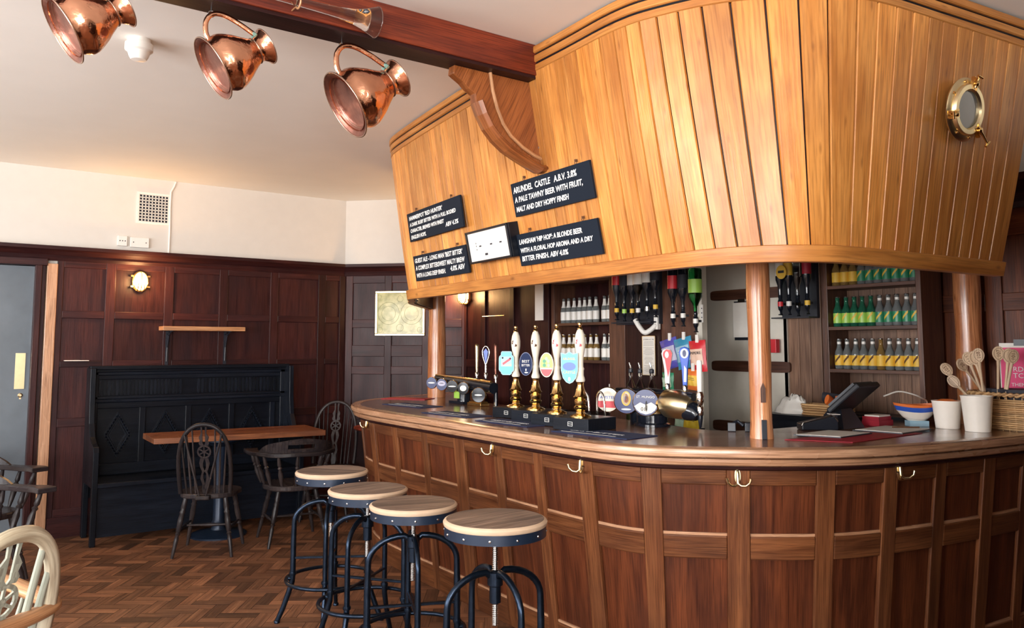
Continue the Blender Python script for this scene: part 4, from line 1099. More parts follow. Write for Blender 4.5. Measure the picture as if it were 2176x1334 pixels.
# copper jugs -----------------------------------------------------
def jug(base, axis, hook, k, label):
    base = Vector(base); ax = Vector(axis).normalized()
    t = thing('copper_jug', label, 'copper jug', hook, group='copper jugs hanging from the beam')
    o = base - Vector(hook)
    up = Vector((0, 0, 1)) - ax * ax.z; up.normalize()
    M = frame(o, up.cross(ax) * -1, up); 
    ex = up.cross(ax); M = Matrix((ex, up, ax)).transposed().to_4x4(); M.translation = o
    S = Matrix.Scale(k, 4)
    m = MB(); m.M = M @ S
    m.lathe([(.119, .0), (.117, .012), (.120, .03), (.129, .05), (.132, .066), (.129, .085), (.118, .11), (.102, .14), (.082, .17), (.064, .20), (.057, .212)], 48, cap=False)
    m.build('body', M_copper, t, smooth=50)
    m = MB(); m.M = M @ S; m.lathe([(0, .022), (.10, .024), (.112, .018), (.118, .006), (.142, -.006)], 48, cap=False); m.build('base_dish', M_copdark, t, smooth=50)
    m = MB(); m.M = M @ S; m.lathe([(.118, .008), (.143, -.004)], 48, cap=False); m.ring((0, 0, -.006), .144, .0035, n=56, m=8); m.ring((0, 0, .018), .113, .002, n=48, m=6); m.build('base_rim', M_rim, t, smooth=60)
    m = MB(); m.M = M @ S; m.lathe([(.056, .208), (.058, .214), (.054, .22), (.058, .236), (.068, .255), (.082, .272)], 40, cap=False); m.build('spout_neck', M_copper, t, smooth=50)
    m = MB(); m.M = M @ S; m.ring((0, 0, .272), .082, .003, n=44, m=8); m.ring((0, 0, .213), .059, .003, n=36, m=6); m.build('mouth_rim', M_rim, t, smooth=60)
    m = MB(); m.M = M @ S
    hp = catmull([(0, .122, .045), (0, .158, .052), (0, .20, .08), (0, .216, .122), (0, .195, .165), (0, .14, .208), (0, .072, .247)], 6)
    m.tube(hp, [.0085] * len(hp), 10, flat=1.4, up=(1, 0, 0)); m.build('handle', M_copper, t, smooth=60)
    m = MB(); m.M = M @ S; m.tube([(-.02, .062, .243), (0, .076, .25), (.02, .062, .243)], .009, 8); m.build('solder', M_verd, t, smooth=60)
    m = MB(); m.tube([(0, 0, .0), (0, .0, .035), (0, 0, .07)], .002, 6)
    m.ring((0, 0, -.005), .012, .002, 'Y', n=16, m=5)
    hk = m.build('hook', M_steel, t)
    return t
for (bs, ax, lab, sc_) in (((1.378, 3.07, 2.503), (.777, -.092, .52), 'dented copper jug hanging nearest the bar, the largest looking', 1.0),
                      ((.84, 3.07, 2.548), (.777, -.05, .50), 'copper jug hanging in the middle of the three on the beam', .84),
                      ((.338, 3.07, 2.580), (.76, .0, .50), 'copper jug hanging farthest left on the beam, partly cut off', .82)):
    a_ = Vector(ax).normalized(); up = (Vector((0, 0, 1)) - a_ * a_.z).normalized()
    hk = Vector(bs) + (up * .224 + a_ * .12) * sc_
    jug(bs, ax, tuple(hk), sc_, lab)
# glass yard hanging along the beam
t = thing('glass_yard', 'long thin clear glass yard of ale with flared end, tied along the beam', 'glass', (1.44, 2.93, 2.825))
Mg = frame((0, 0, 0), (0, 1, 0), (0, .0, 1)); Mg = Matrix(((0, 0, -1, 0), (1, 0, 0, 0), (0, -1, 0, 0), (0, 0, 0, 1)))
m = MB(); m.M = Mg
m.lathe([(.062, 0), (.060, .008), (.052, .03), (.040, .06), (.030, .10), (.023, .16), (.018, .26), (.014, .40), (.012, .60), (.012, .86), (.02, .88), (.034, .90), (.04, .93), (.034, .96), (.0, .975)], 32, cap=False)
m.build('flared_tube', M_glass, t, smooth=60)
m = MB(); m.M = Mg; m.ring((0, 0, 0), .062, .0022, n=40, m=6); m.build('rim', M_glass, t, smooth=60)
m = MB()
for zx in (.33,): m.ring((-zx, 0, 0), .024, .004, 'X', n=20, m=6); m.tube([(-zx, .0, .022), (-zx, .03, .04), (-zx, .068, .045)], .0035, 6); m.tube([(-zx, .0, -.022), (-zx, .03, -.01), (-zx, .068, -.01)], .0035, 6)
m.build('cord_tie', W['arm'], t, smooth=60)
# ================================================================ behind the bar
FX = frame((0, 0, 0), (0, -1, 0), (0, 0, 1))         # faces -x: (u = -y, v = z, w = -x)
def facing(x, y, z, a=0):
    """a frame at x,y,z whose z axis points to -x turned by a degrees towards the camera side"""
    M = Matrix.Rotation(R(a), 4, 'Z') @ FX
    M.translation = Vector((x, y, z)); return M
def local(M):
    L_ = M.copy(); L_.translation = Vector((0, 0, 0)); return L_

def shelf_unit(name, label, y0, y1, xf, xb, zs, zb, zt, backs='shelf_back', sw=(.05, .05)):
    t = thing(name, label, 'shelves', (xf, (y0 + y1) / 2, 0)); yc = (y0 + y1) / 2; D = xb - xf; h = (y1 - y0) / 2
    m = MB(); m.box(0, D, h, h + sw[1], 0, zt, grain=(0, 0, 1)); m.build('side_panel', W['shelf'], t, bevel=.003)
    m = MB(); m.box(0, D, -h - sw[0], -h, 0, zt, grain=(0, 0, 1)); m.build('side_panel', W['shelf'], t, bevel=.003)
    k = 7
    m = MB()
    for i in range(k): a = -h + 2 * h * i / k; m.box(D - .02, D, a + .001, a + 2 * h / k - .001, zb, zt, grain=(0, 0, 1))
    m.build('back_boards', W[backs], t)
    for z in zs:
        m = MB(); m.box(.0, D - .02, -h, h, z - .022, z, grain=(0, 1, 0)); m.build('shelf_board', W['shelf'], t, bevel=.002)
    m = MB(); m.box(.02, D - .03, -h, h, .0, zb, grain=(0, 0, 1)); m.box(-.0, D - .02, -h, h, zb, zb + .03, grain=(0, 1, 0)); m.build('base_cupboard', W['black'], t)
    return t
UL = shelf_unit('bottle_shelves', 'dark wooden shelves of tonic bottles left of the notice behind the bar', 4.53, 5.19, 4.20, 4.45, (1.395, 1.69, 2.03), .95, 2.3, backs='oak_dark', sw=(.17, .04))
UR = shelf_unit('bottle_shelves', 'oak shelves of small mixer bottles at the right behind the bar', 2.40, 2.965, 4.62, 4.86, (1.362, 1.625, 1.882), 1.06, 2.35, sw=(.03, .045))
# boards between the right shelves and the door, and the dark board that carries the optics
t = thing('partition', 'brown boarded partition between the cream door and the bottle shelves', 'partition', (4.62, 3.14, 0))
for k in range(3):
    m = MB(); m.box(0, .03, -.125 + .082 * k, -.045 + .082 * k, .0, 2.35, grain=(0, 0, 1), tone=.3 + .3 * k); m.build('board', W['shelf_back'], t, bevel=.003)
m = MB(); m.box(-.012, .03, .121, .145, 0, 2.35); m.build('edge_strip', W['black'], t)
t = thing('partition', 'dark board partition left of the cream door with the crisp packets', 'partition', (4.2, 4.0, 0))
m = MB(); m.box(0, .03, .0, .35, 0, 2.3, grain=(0, 0, 1), tone=.1); m.build('dark_board', W['oak_dark'], t)
m = MB(); m.box(0, .05, -.32, -.005, 0, 2.3, grain=(0, 0, 1), tone=.6); m.build('brown_board', W['shelf'], t, bevel=.003)
m = MB(); m.box(0, .05, -.375, -.325, 0, 2.3); m.build('cream_jamb', M_ldoor, t)
for q in [o_ for o_ in COL.objects if o_.name.startswith('partition')]: q['kind'] = 'structure'
# door
d = MB(); d.box(4.62, 4.66, 3.26, 4.02, 0, 2.3); door2 = tag(d.build('door_2', M_ldoor), kind='structure')
m = MB()
for z0, z1 in ((1.828, 1.90), (1.328, 1.402), (.91, .985)):
    P_ = []
    for i in range(24):
        a = 2 * PI * i / 24; P_.append((3.565 + .325 * math.copysign(abs(math.cos(a)) ** .15, math.cos(a)), (z0 + z1) / 2 + (z1 - z0) / 2 * math.copysign(abs(math.sin(a)) ** .35, math.sin(a))))
    m.prism(P_, -4.62, -4.60, M=Matrix(((0, 0, -1, 0), (1, 0, 0, 0), (0, 1, 0, 0), (0, 0, 0, 1))))
for r_ in range(1):
    pass
m.build('bump_rail', W['shelf'], door2)
m = MB(); m.box(4.614, 4.62, 3.28, 4.0, 1.66, 1.665); m.box(4.614, 4.62, 3.28, 4.0, 1.56, 1.563); m.box(4.608, 4.62, 3.26, 3.285, 0, 2.2); m.build('door_bead', M_ldoor, door2)
t = thing('clipboard', 'clipboard with white sheets hanging on the cream door', 'clipboard', (4.60, 3.60, 1.815))
m = MB(); m.M = FX; m.box(-.075, .075, -.27, .0, 0, .006); m.build('board', M_black, t)
m = MB(); m.M = FX; m.box(-.078, .07, -.25, -.01, .006, .014); m.build('sheets', M_paper, t)
m = MB(); m.M = FX; m.box(-.03, .03, -.01, .015, .006, .02); m.build('clip', M_steel, t)
t = thing('call_point', 'small red box on the cream door edge right of the bar post', 'alarm box', (4.60, 3.335, 1.505))
m = MB(); m.M = FX; m.box(-.022, .022, -.045, .045, 0, .04); m.build('case', M_lred, t, bevel=.003)
m = MB(); m.M = FX; m.box(-.03, -.022, -.045, .045, 0, .036); m.build('side', M_ink, t)

# bottles ----------------------------------------------------------
def bottle(kind, label, loc, group):
    """small mixer bottles: body glass, wrapped label, neck label or painted white glint, crown cap"""
    K = dict(tonic=(M_bglass, M_white, .205, .0265, M_steel), ale=(M_amber, M_white, .205, .0265, M_steel), yellow=(M_bglass, M_yel, .188, .0278, M_steel),
             green=(M_gglass, M_pgreen, .188, .0278, M_steel), clear=(M_bglass, M_gbag, .188, .0278, M_steel), straw=(M_amber, M_yel, .188, .0278, M_steel))[kind]
    g, lab, h, r, cap = K
    t = thing('mixer_bottle', label, 'bottle', loc, random.uniform(-.3, .3), group)
    m = MB(); m.lathe([(r * .85, 0), (r, .006), (r, h * .48), (r * .95, h * .55), (r * .55, h * .70), (r * .44, h * .80), (r * .44, h * .95), (r * .48, h * .955), (r * .48, h * .975)], 18)
    m.build('glass_body', g, t, smooth=50)
    m = MB(); m.lathe([(r + .0006, h * .12), (r + .0006, h * .45)], 18, cap=False); m.build('label_band', lab, t, smooth=50)
    m = MB(); m.lathe([(r * .46, h * .965), (r * .56, h * .968), (r * .54, h * .995), (0, h)], 14); m.build('crown_cap', cap, t)
    if kind in ('tonic', 'ale'):
        m = MB(); m.lathe([(r * .80, h * .62), (r * .58, h * .70), (r * .47, h * .80), (r * .46, h * .88)], 14, cap=False); m.build('neck_label_glint', M_white, t, smooth=50)
    if kind in ('yellow', 'clear'):
        m = MB(); m.lathe([(r * .455, h * .82), (r * .455, h * .90)], 14, cap=False); m.build('neck_label_glint', M_white, t, smooth=50)  # white band painted in for the reflection on these glass necks
    if kind in ('green', 'clear', 'yellow'):
        m = MB()
        for i in range(6):
            a = PI - .5 + i * .2
            rr = r + .0012; z = h * (.18 + .035 * i)
            m.hexa([(rr * math.cos(a), rr * math.sin(a), z), (rr * math.cos(a + .2), rr * math.sin(a + .2), z + h * .035), (rr * 1.001 * math.cos(a), rr * 1.001 * math.sin(a), z), (rr * 1.001 * math.cos(a + .2), rr * 1.001 * math.sin(a + .2), z + h * .035),
                    (rr * math.cos(a), rr * math.sin(a), z + .016), (rr * math.cos(a + .2), rr * math.sin(a + .2), z + .016 + h * .035), (rr * 1.001 * math.cos(a), rr * 1.001 * math.sin(a), z + .016), (rr * 1.001 * math.cos(a + .2), rr * 1.001 * math.sin(a + .2), z + .016 + h * .035)])
        m.build('sash_print', M_yel if kind != 'yellow' else M_burnt, t)
    return t
ORD = ['first', 'second', 'third', 'fourth', 'fifth', 'sixth', 'seventh', 'eighth', 'ninth', 'tenth', 'eleventh']
protos = {}
def place(kind, label, loc, group):
    if kind not in protos: protos[kind] = bottle(kind, label, loc, group); return
    o = dup(protos[kind], loc, random.uniform(-.3, .3), label); o['group'] = group
LX = 4.265
for row, (z, kind, nm, wh) in enumerate(((2.03, 'tonic', 'tonic bottle with white label', 'top shelf, left unit'), (1.69, 'tonic', 'clear tonic bottle with white labels', 'middle shelf, left unit'), (1.395, 'ale', 'amber ginger bottle with white labels', 'lower shelf, left unit'))):
    for i in range(9):
        y = 5.145 - .066 * i - (.028 if i > 6 else 0)
        kd = kind if not (row == 2 and i > 6) else 'tonic'
        place(kd, '%s, %s from the left on the %s' % (nm if kd == kind else 'clear tonic bottle with white labels', ORD[i], wh), (LX + random.uniform(-.006, .006), y, z + .0004), 'bottles in the left shelves behind the bar')
for row, (z, wh) in enumerate(((1.882, 'top'), (1.625, 'middle'), (1.362, 'lowest'))):
    for i in range(10):
        y = 2.932 - .0555 * i
        if row == 0: kd, nm = ('straw', 'pale yellow mixer bottle') if i < 3 else ('clear', 'clear green labelled mixer bottle')
        elif row == 1: kd, nm = ('green', 'green glass ginger ale bottle') if i < 5 else ('clear', 'clear mixer bottle with green label')
        else: kd, nm = ('straw', 'dark mixer bottle with yellow label') if i == 5 else ('yellow', 'clear tonic bottle with yellow label')
        place(kd, '%s, %s from the left on the %s shelf, right unit' % (nm, ORD[i], wh), (4.68 + random.uniform(-.005, .005), y, z + .0004), 'bottles in the right shelves behind the bar')
# jars and small bottles under the left shelves
for i, (y, c_) in enumerate(((4.62, M_white), (4.56, M_white))):
    t = thing('jar', 'white lidded glass jar under the left shelves, %s of two' % ('left' if i == 0 else 'right'), 'jar', (4.30, y, .98))
    m = MB(); m.lathe([(.022, 0), (.024, .01), (.024, .16), (.015, .2)], 16); m.build('glass_body', M_glass, t, smooth=40)
    m = MB(); m.lathe([(.0245, .02), (.0245, .10)], 16, cap=False); m.build('label', M_white, t)
    m = MB(); m.lathe([(.02, .2), (.02, .235), (0, .237)], 16); m.build('lid', M_white, t)

# optics: spirit bottles hanging upside down on measures
def optic(x, y, z, label, g, lab, h=.27, r=.035, cat='spirit bottle', pour=None, tintlab=True):
    """z is the foot of the measure"""
    t = thing('spirit_bottle', label, cat, (x, y, z), group='spirit bottles on optics')
    m = MB(); z0 = .13
    m.lathe([(.012, z0 - .03), (.013, z0 + .03), (r * .6, z0 + .06), (r, z0 + .095), (r, z0 + h), (r * .85, z0 + h + .01), (0, z0 + h + .01)], 18); m.build('glass_body', g, t, smooth=45)
    m = MB(); m.lathe([(r + .0008, z0 + .12), (r + .0008, z0 + .21)], 18, cap=False); m.build('label_band', lab, t, smooth=50)
    m = MB(); m.lathe([(.005, 0), (.006, .02), (.014, .03), (.017, .05), (.017, .085), (.012, .1), (.014, .115), (.012, .13)], 14); m.build('measure', M_blackg, t, smooth=40)
    m = MB(); m.lathe([(.0175, .052), (.0175, .082)], 14, cap=False); m.build('measure_label', pour or M_white, t, smooth=50)
    m = MB(); m.box(-.02, .02, -.004, .004, -.006, .001); m.box(.0, .05, -.006, .006, .06, .075); m.box(-.002, .012, -.004, .004, -.003, .07); m.build('bracket', M_black, t)
    return t
SP = [(4.12, 4.36, 1.70, 'dark spirit bottle on an optic, leftmost of the left cluster', M_black, M_lred, M_yel),
      (4.12, 4.28, 1.69, 'dark spirit bottle on an optic, second in the left cluster', M_blackg, M_ink, M_pgreen),
      (4.12, 4.20, 1.69, 'dark spirit bottle on an optic, third in the left cluster', M_blackg, M_white, M_yel),
      (4.10, 4.12, 1.69, 'clear spirit bottle on an optic in the middle of the left cluster', M_glass, M_white, M_white),
      (4.12, 4.05, 1.70, 'dark spirit bottle with a pale label on an optic, left cluster', M_blackg, M_white, M_steel),
      (4.12, 3.97, 1.71, 'dark spirit bottle with a yellow measure at the right of the left cluster', M_blackg, M_ink, M_yel),
      (4.10, 3.79, 1.64, 'dark spirit bottle with a red label above the crisp packets', M_blackg, M_lred, M_white),
      (4.10, 3.70, 1.64, 'slim dark spirit bottle right of the red labelled one', M_blackg, M_ink, M_white)]
for x, y, z, l_, g, lb, pr_ in SP: optic(x, y, z, l_, g, lb, pour=pr_)
optic(4.08, 3.575, 1.60, 'large green gin bottle hanging on an optic beside the cream door', M_ginglass, M_pgreen, h=.27, r=.045, pour=M_white)
for x, y, z, l_, g, lb, pr_ in [(4.52, 3.24, 1.71, 'dark spirit bottle with a red measure, leftmost of the right cluster', M_blackg, M_white, M_lred),
                                (4.52, 3.175, 1.71, 'spirit bottle with an amber label, second of the right cluster', M_blackg, M_yel, M_white),
                                (4.52, 3.11, 1.70, 'clear spirit bottle, third of the right cluster', M_glass, M_glass, M_glass),
                                (4.52, 3.04, 1.71, 'dark spirit bottle with a crimson label, rightmost of the right cluster', M_blackg, M_red, M_yel)]:
    optic(x, y, z, l_, g, lb, pour=pr_, r=.028)
def strip(label, y, z0, z1):
    t = thing('price_strip', label, 'sign', (4.19, y, z0)); m = MB(); m.M = FX; m.box(-.011, .011, 0, z1 - z0, 0, .003); m.build('card', M_white, t)
    m = MB(); m.M = FX
    for i in range(3): q = (z1 - z0) * (.25 + .25 * i); m.box(-.004, .004, q, q + .008, .003, .0035)
    m.build('print', M_ink, t)
strip('white price strip, tall upper one left of the red label spirit', 3.865, 1.80, 1.92)
strip('white price strip, lower one left of the red label spirit', 3.865, 1.67, 1.75)
strip('white price strip between the slim dark bottle and the gin, upper', 3.66, 1.72, 1.78)
strip('white price strip between the slim dark bottle and the gin, lower', 3.66, 1.64, 1.70)
strip('white price strip beside the green gin bottle', 3.615, 1.66, 1.78)
m = MB(); m.box(4.10, 4.19, 4.0, 4.4, 1.668, 1.678); m.box(4.17, 4.2, 3.98, 4.42, 1.66, 2.05); tag(m.build('optic_rack', M_black), 'black metal rack holding the left cluster of optics', 'rack')
m = MB(); m.box(4.50, 4.61, 3.02, 3.30, 1.682, 1.690); m.box(4.59, 4.618, 3.02, 3.28, 1.69, 2.15); tag(m.build('optic_rack', M_black), 'black metal rack holding the right cluster of optics', 'rack')
t = thing('round_badge', 'round yellow badge hanging above the right cluster of optics', 'badge', (4.47, 3.19, 1.98))
m = MB(); m.M = FX; m.prism([(.038 * math.cos(a), .045 * math.sin(a)) for a in [2 * PI * i / 24 for i in range(24)]], 0, .006); m.build('disc', M_yel, t)
m = MB(); m.M = FX; m.box(-.022, .022, -.006, .01, .006, .007); m.build('print', M_ink, t)
# white curved wall arm between the optics and the notice
t = thing('curved_bracket', 'white curved plastic bracket on the dark board above the notice', 'wall bracket', (4.19, 4.02, 1.65))
m = MB(); m.M = FX; m.box(-.005, .03, -.03, .07, 0, .035); m.build('plate', M_white, t, bevel=.004)
m = MB(); m.M = FX; m.tube(catmull([(.01, .0, .03), (-.015, -.035, .06), (-.05, -.05, .08), (-.09, -.01, .09), (-.13, .04, .09)], 6), [.018] * 25, 10); m.build('arm', M_white, t, smooth=60)
t = thing('notice', 'framed printed licensing notice on the dark board behind the bar', 'notice', (4.19, 4.105, 1.44))
m = MB(); m.M = FX; m.box(-.062, .062, -.14, .135, 0, .006); m.build('sheet', M_paper, t)
text('heading', 'LICENSING ACT 1964', .0115, M_ink, t, FX @ Matrix.Translation((0, .108, .0065)), .0002, align='CENTER', width=.105)
m = MB(); m.M = FX
rr_ = random.Random(5)
for i in range(26):
    w_ = rr_.uniform(.03, .052); z = .095 - i * .0085
    if i in (4, 12, 19): continue
    m.box(-w_, w_, z, z + .0018, .006, .0064)
m.build('print_lines', plain('grey_print', (.3, .28, .25), .8), t)
m = MB(); m.M = FX
for a in ((-.064, -.06, -.142, .137), (.06, .064, -.142, .137), (-.064, .064, -.142, -.138), (-.064, .064, .133, .137)): m.box(*a, .0, .008)
m.build('frame', M_brassp, t)

# back counter top behind the hand pulls
m = MB(); m.box(4.30, 4.62, 2.70, 3.26, 1.05, 1.085, grain=(0, 1, 0)); m.box(4.33, 4.62, 2.72, 3.24, 0, 1.05, grain=(0, 1, 0)); tag(m.build('back_counter', W['black']), 'dark back counter below the right bottle shelves', 'counter')
m = MB(); m.box(3.92, 4.2, 3.62, 5.2, .93, .965, grain=(0, 1, 0)); m.box(3.95, 4.2, 3.62, 5.2, 0, .93, grain=(0, 1, 0)); tag(m.build('back_counter', W['black']), 'dark back counter below the left bottle shelves', 'counter')
def pourer(y, liq, label):
    t = thing('pouring_bottle', label, 'bottle', (4.02, y, 1.06), group='pouring bottles')
    t.location.z = .9654; K = .1
    m = MB(); m.lathe([(.032, 0), (.036, .01), (.036, .24), (.030, .27), (.014, .305), (.013, .355), (.015, .36)], 20); m.build('glass_body', M_glass, t, smooth=45)
    m = MB(); m.lathe([(0, .006), (.033, .008), (.033, .20), (0, .20)], 20); m.build('liquid', liq, t, smooth=45)
    m = MB(); m.lathe([(.015, .355), (.017, .36), (.016, .38), (.008, .385)], 12); m.build('stopper', M_black, t)
    m = MB(); m.tube([(0, 0, .38), (0, .004, .40), (-.004, .012, .425)], [.006, .005, .004], 8); m.build('spout', M_chrome, t)
pourer(4.12, M_pgreen, 'pouring bottle of bright green liquid behind the right beer font')
pourer(4.03, M_glass, 'clear pouring bottle, middle of the three by the notice')
pourer(3.92, M_glass, 'clear pouring bottle, right of the three by the notice')

# crisp packets ----------------------------------------------------
def packet(x, y, z, wd, hh, rot, bag, lab, label, txt=None, tcol=None, hang=True):
    t = thing('crisp_packet', label, 'crisp packet', (x, y, z), group='crisp packets hanging behind the bar')
    M = FX @ Matrix.Rotation(R(rot), 4, 'Z'); n = 8; v = []
    m = MB(); m.M = M
    for side in (1, -1):
        for j in range(n + 1):
            for i in range(n + 1):
                u, q = i / n * 2 - 1, j / n * 2 - 1
                puff = .022 * (1 - abs(u) ** 3) * (1 - abs(q) ** 4) + .003 * math.sin(9 * u + 5 * q)
                pinch = 1 - .05 * (1 - abs(q)) * 0 - .04 * math.cos(q * PI / 2)
                v.append((u * wd / 2 * pinch, q * hh / 2, side * (puff + .0005)))
    K = (n + 1) ** 2
    f = [(s_ * K + j * (n + 1) + i, s_ * K + j * (n + 1) + i + 1, s_ * K + (j + 1) * (n + 1) + i + 1, s_ * K + (j + 1) * (n + 1) + i) for s_ in (0, 1) for j in range(n) for i in range(n)]
    m.add(v, f); o = m.build('bag', bag, t, smooth=70)
    m = MB(); m.M = M; v = []
    for j in range(7):
        for i in range(9):
            u, q = i / 8 * 1.5 - .75, j / 6 * 1.0 - .55
            v.append((u * wd / 2, q * hh / 2, .0225 * (1 - abs(u) ** 3) * (1 - abs(q) ** 4) + .004 + .003 * math.sin(9 * u + 5 * q)))
    m.add(v, [(j * 9 + i, j * 9 + i + 1, (j + 1) * 9 + i + 1, (j + 1) * 9 + i) for j in range(6) for i in range(8)]); m.build('label_print', lab, t, smooth=70)
    if txt: text('lettering', txt, .024, tcol or M_ink, t, M @ Matrix.Translation((-wd * .3, hh * .06, .031)), .0003, width=wd * .62)
    else:
        m = MB(); m.M = M; m.box(-wd * .2, wd * .2, hh * .08, hh * .1, .029, .031); m.box(-wd * .25, wd * .25, 0, hh * .015, .029, .031); m.build('lettering', tcol or M_white, t)
    if hang:
        m = MB(); m.M = FX; m.box(-.012, .012, hh * .43, hh * .43 + .05, .004, .012); m.build('clip', M_white, t)
packet(4.06, 3.78, 1.455, .15, .20, 14, M_pbag, M_lbag, 'purple crisp packet hanging left of the teal one')
packet(4.02, 3.62, 1.46, .15, .20, 12, M_tbag, M_ltag, 'teal crisp packet hanging between the purple and red ones')
packet(4.00, 3.49, 1.44, .135, .20, 4, M_lred, M_pinkl, 'red crisp packet hanging beside the cream door', 'PIPERS', M_ink)
packet(3.98, 3.51, 1.29, .105, .13, -4, M_orange, M_yel, 'orange crisp packet below the red one', None, M_ink)
packet(4.00, 3.75, 1.27, .10, .12, 0, M_gbag, M_lgl, 'green and white crisp packet between the two tap handles')
packet(3.96, 3.60, 1.03, .12, .13, -4, M_gbag, M_lgl, 'green crisp packet standing below the right beer font', 'PIPERS', M_ink, False)
packet(3.93, 3.49, 1.035, .13, .13, -10, M_ybag, M_ybag, 'yellow crisp packet standing below the right beer font', 'PIPERS', M_ink, False)
m = MB(); m.M = facing(3.90, 5.85, 1.90); m.box(-.04, .04, -.12, .12, 0, .01)
t = thing('price_list', 'pale card hanging on the dark wall left of the bottle shelves', 'card', (4.18, 5.36, 1.88)); m = MB(); m.M = FX; m.box(-.055, .055, -.16, .14, 0, .006); m.build('card', M_white, t)
t = thing('picture_rail_light', 'thin brass picture light on the dark wall behind the bar', 'picture light', (4.17, 6.0, 1.775)); m = MB(); m.M = FX; m.tube([(-.17, 0, .02), (.17, 0, .02)], .005, 8); m.tube([(0, 0, 0), (0, 0, .02)], .003, 6); m.build('tube', M_brassp, t)

# ================================================================ on the bar
ZT = 1.0708
def mat_(name, pts, mat, label, cat, h=.004, lines=None, lm=None):
    cx = sum(p[0] for p in pts) / 4; cy = sum(p[1] for p in pts) / 4
    t = thing(name, label, cat, (cx, cy, ZT))
    m = MB(); m.prism([(p[0] - cx, p[1] - cy) for p in pts], 0, h); m.build('cloth' if mat == M_navy else 'sheet', mat, t, bevel=.001)
    return t, cx, cy
def runner(cx, cy, ang, L_, Wd_, mat, label, txt):
    t = thing('bar_runner', label, 'bar towel', (cx, cy, ZT), R(ang), 'bar runners along the bar top')
    m = MB(); m.box(-Wd_ / 2, Wd_ / 2, -L_ / 2, L_ / 2, 0, .004); m.build('cloth', mat, t, bevel=.001)
    if txt:
        M = frame((-.02, L_ * .42, .0042), (0, -1, 0), (1, 0, 0))
        text('print', txt, .045, M_chalkw, t, M, .0002, width=L_ * .7)
        m = MB(); m.box(-Wd_ * .36, -Wd_ * .32, -L_ * .3, L_ * .42, .004, .0045); m.build('stripe', M_chalkw, t)
runner(3.28, 5.98, 35, .40, .20, M_red, 'red bar runner at the far end of the bar top', None)
runner(2.93, 5.28, 5, .50, .20, M_navy, 'dark blue bar runner nearest the far post', 'BEST BITTER')
runner(2.77, 4.42, 3, .50, .20, M_navy, 'dark blue bar runner in front of the brass font base', 'BEST BITTER')
runner(2.73, 3.74, 2, .48, .20, M_navy, 'dark blue bar runner in front of the middle hand pulls', 'BEST BITTER')
runner(2.75, 3.02, 6, .50, .23, M_navy, 'dark blue bar runner nearest the camera, in front of the right beer font', 'BEST BITTER')

# far beer font: bar of five badges on brass column ---------------
def badge(t, M, r, face, name, marks=()):
    m = MB(); m.lathe([(.012, -.05), (.014, -.02), (r * .7, -.012), (r, -.006), (r, .006), (r * .94, .010)], 28, M, cap=False); o = m.build(name, M_brass, t, smooth=40)
    m = MB(); m.lathe([(r * .94, .009), (0, .0095)], 28, M, cap=False); m.build('badge_face', face, o)
    for k, (mt, P_) in enumerate(marks):
        m = MB(); m.M = M; m.prism(P_, .0095, .0105); m.build('badge_print', mt, o)
    return o
def half(r, z0, z1, n=14):
    pts = []
    a0, a1 = math.asin(z0 / r), math.asin(z1 / r)
    for i in range(n + 1): a = a0 + (a1 - a0) * i / n; pts.append((r * math.cos(a), r * math.sin(a)))
    for i in range(n + 1): a = a1 + (a0 - a1) * i / n; pts.append((-r * math.cos(a), r * math.sin(a)))
    return pts
def oval(rx, ry, cx=0, cy=0, n=24): return [(cx + rx * math.cos(2 * PI * i / n), cy + ry * math.sin(2 * PI * i / n)) for i in range(n)]
t = thing('beer_font', 'black and brass beer font with five round badges at the far end of the bar', 'beer tap', (3.36, 5.2, ZT))
m = MB(); m.tube([(0, .45, .16), (0, -.35, .13)], .04, 18); m.build('bar_body', M_blackg, t, smooth=50)
m = MB(); m.tube([(-.005, .45, .20), (0, -.32, .172)], .012, 10); m.build('top_rail', M_brass, t, smooth=50)
m = MB(); m.lathe([(.05, .02), (.05, .13)], 20, Matrix.Translation((0, .05, 0))); m.box(-.07, .07, -.05, .15, 0, .02); m.build('column', M_blackg, t, smooth=40)
m = MB(); m.box(-.08, .0, -.30, -.12, 0, .022); m.box(-.07, -.01, -.29, -.13, .022, .032); m.tube([(-.04, -.21, .03), (-.04, -.21, .07), (-.02, -.25, .12)], [.03, .022, .02], 14); m.build('brass_foot', M_brass, t, bevel=.003)
m = MB(); m.box(-.056, -.05, .03, .10, .04, .09); m.build('drip_panel', M_pgreen, t)
cols = [(M_dblue, [(M_chalkw, oval(.03, .006))]), (M_dblue, [(M_lbag, oval(.032, .02, 0, .008)), (M_ink, oval(.02, .004, 0, .01))]), (M_blackg, [(M_chalkw, oval(.032, .005))]), (M_blackg, [(M_brassp, oval(.025, .02))]), (M_blackg, [(M_chalkw, oval(.03, .006))])]
for i, (fc, mk) in enumerate(cols):
    y = .40 - .155 * i if i < 4 else -.30
    M = local(facing(0, 0, 0, 34)); M.translation = Vector((-.075 - (.02 if i == 4 else 0), y, .145 - .008 * i - (.03 if i == 4 else 0)))
    badge(t, M, .047 if i < 4 else .055, fc, 'lens_badge', mk)
far_font = t
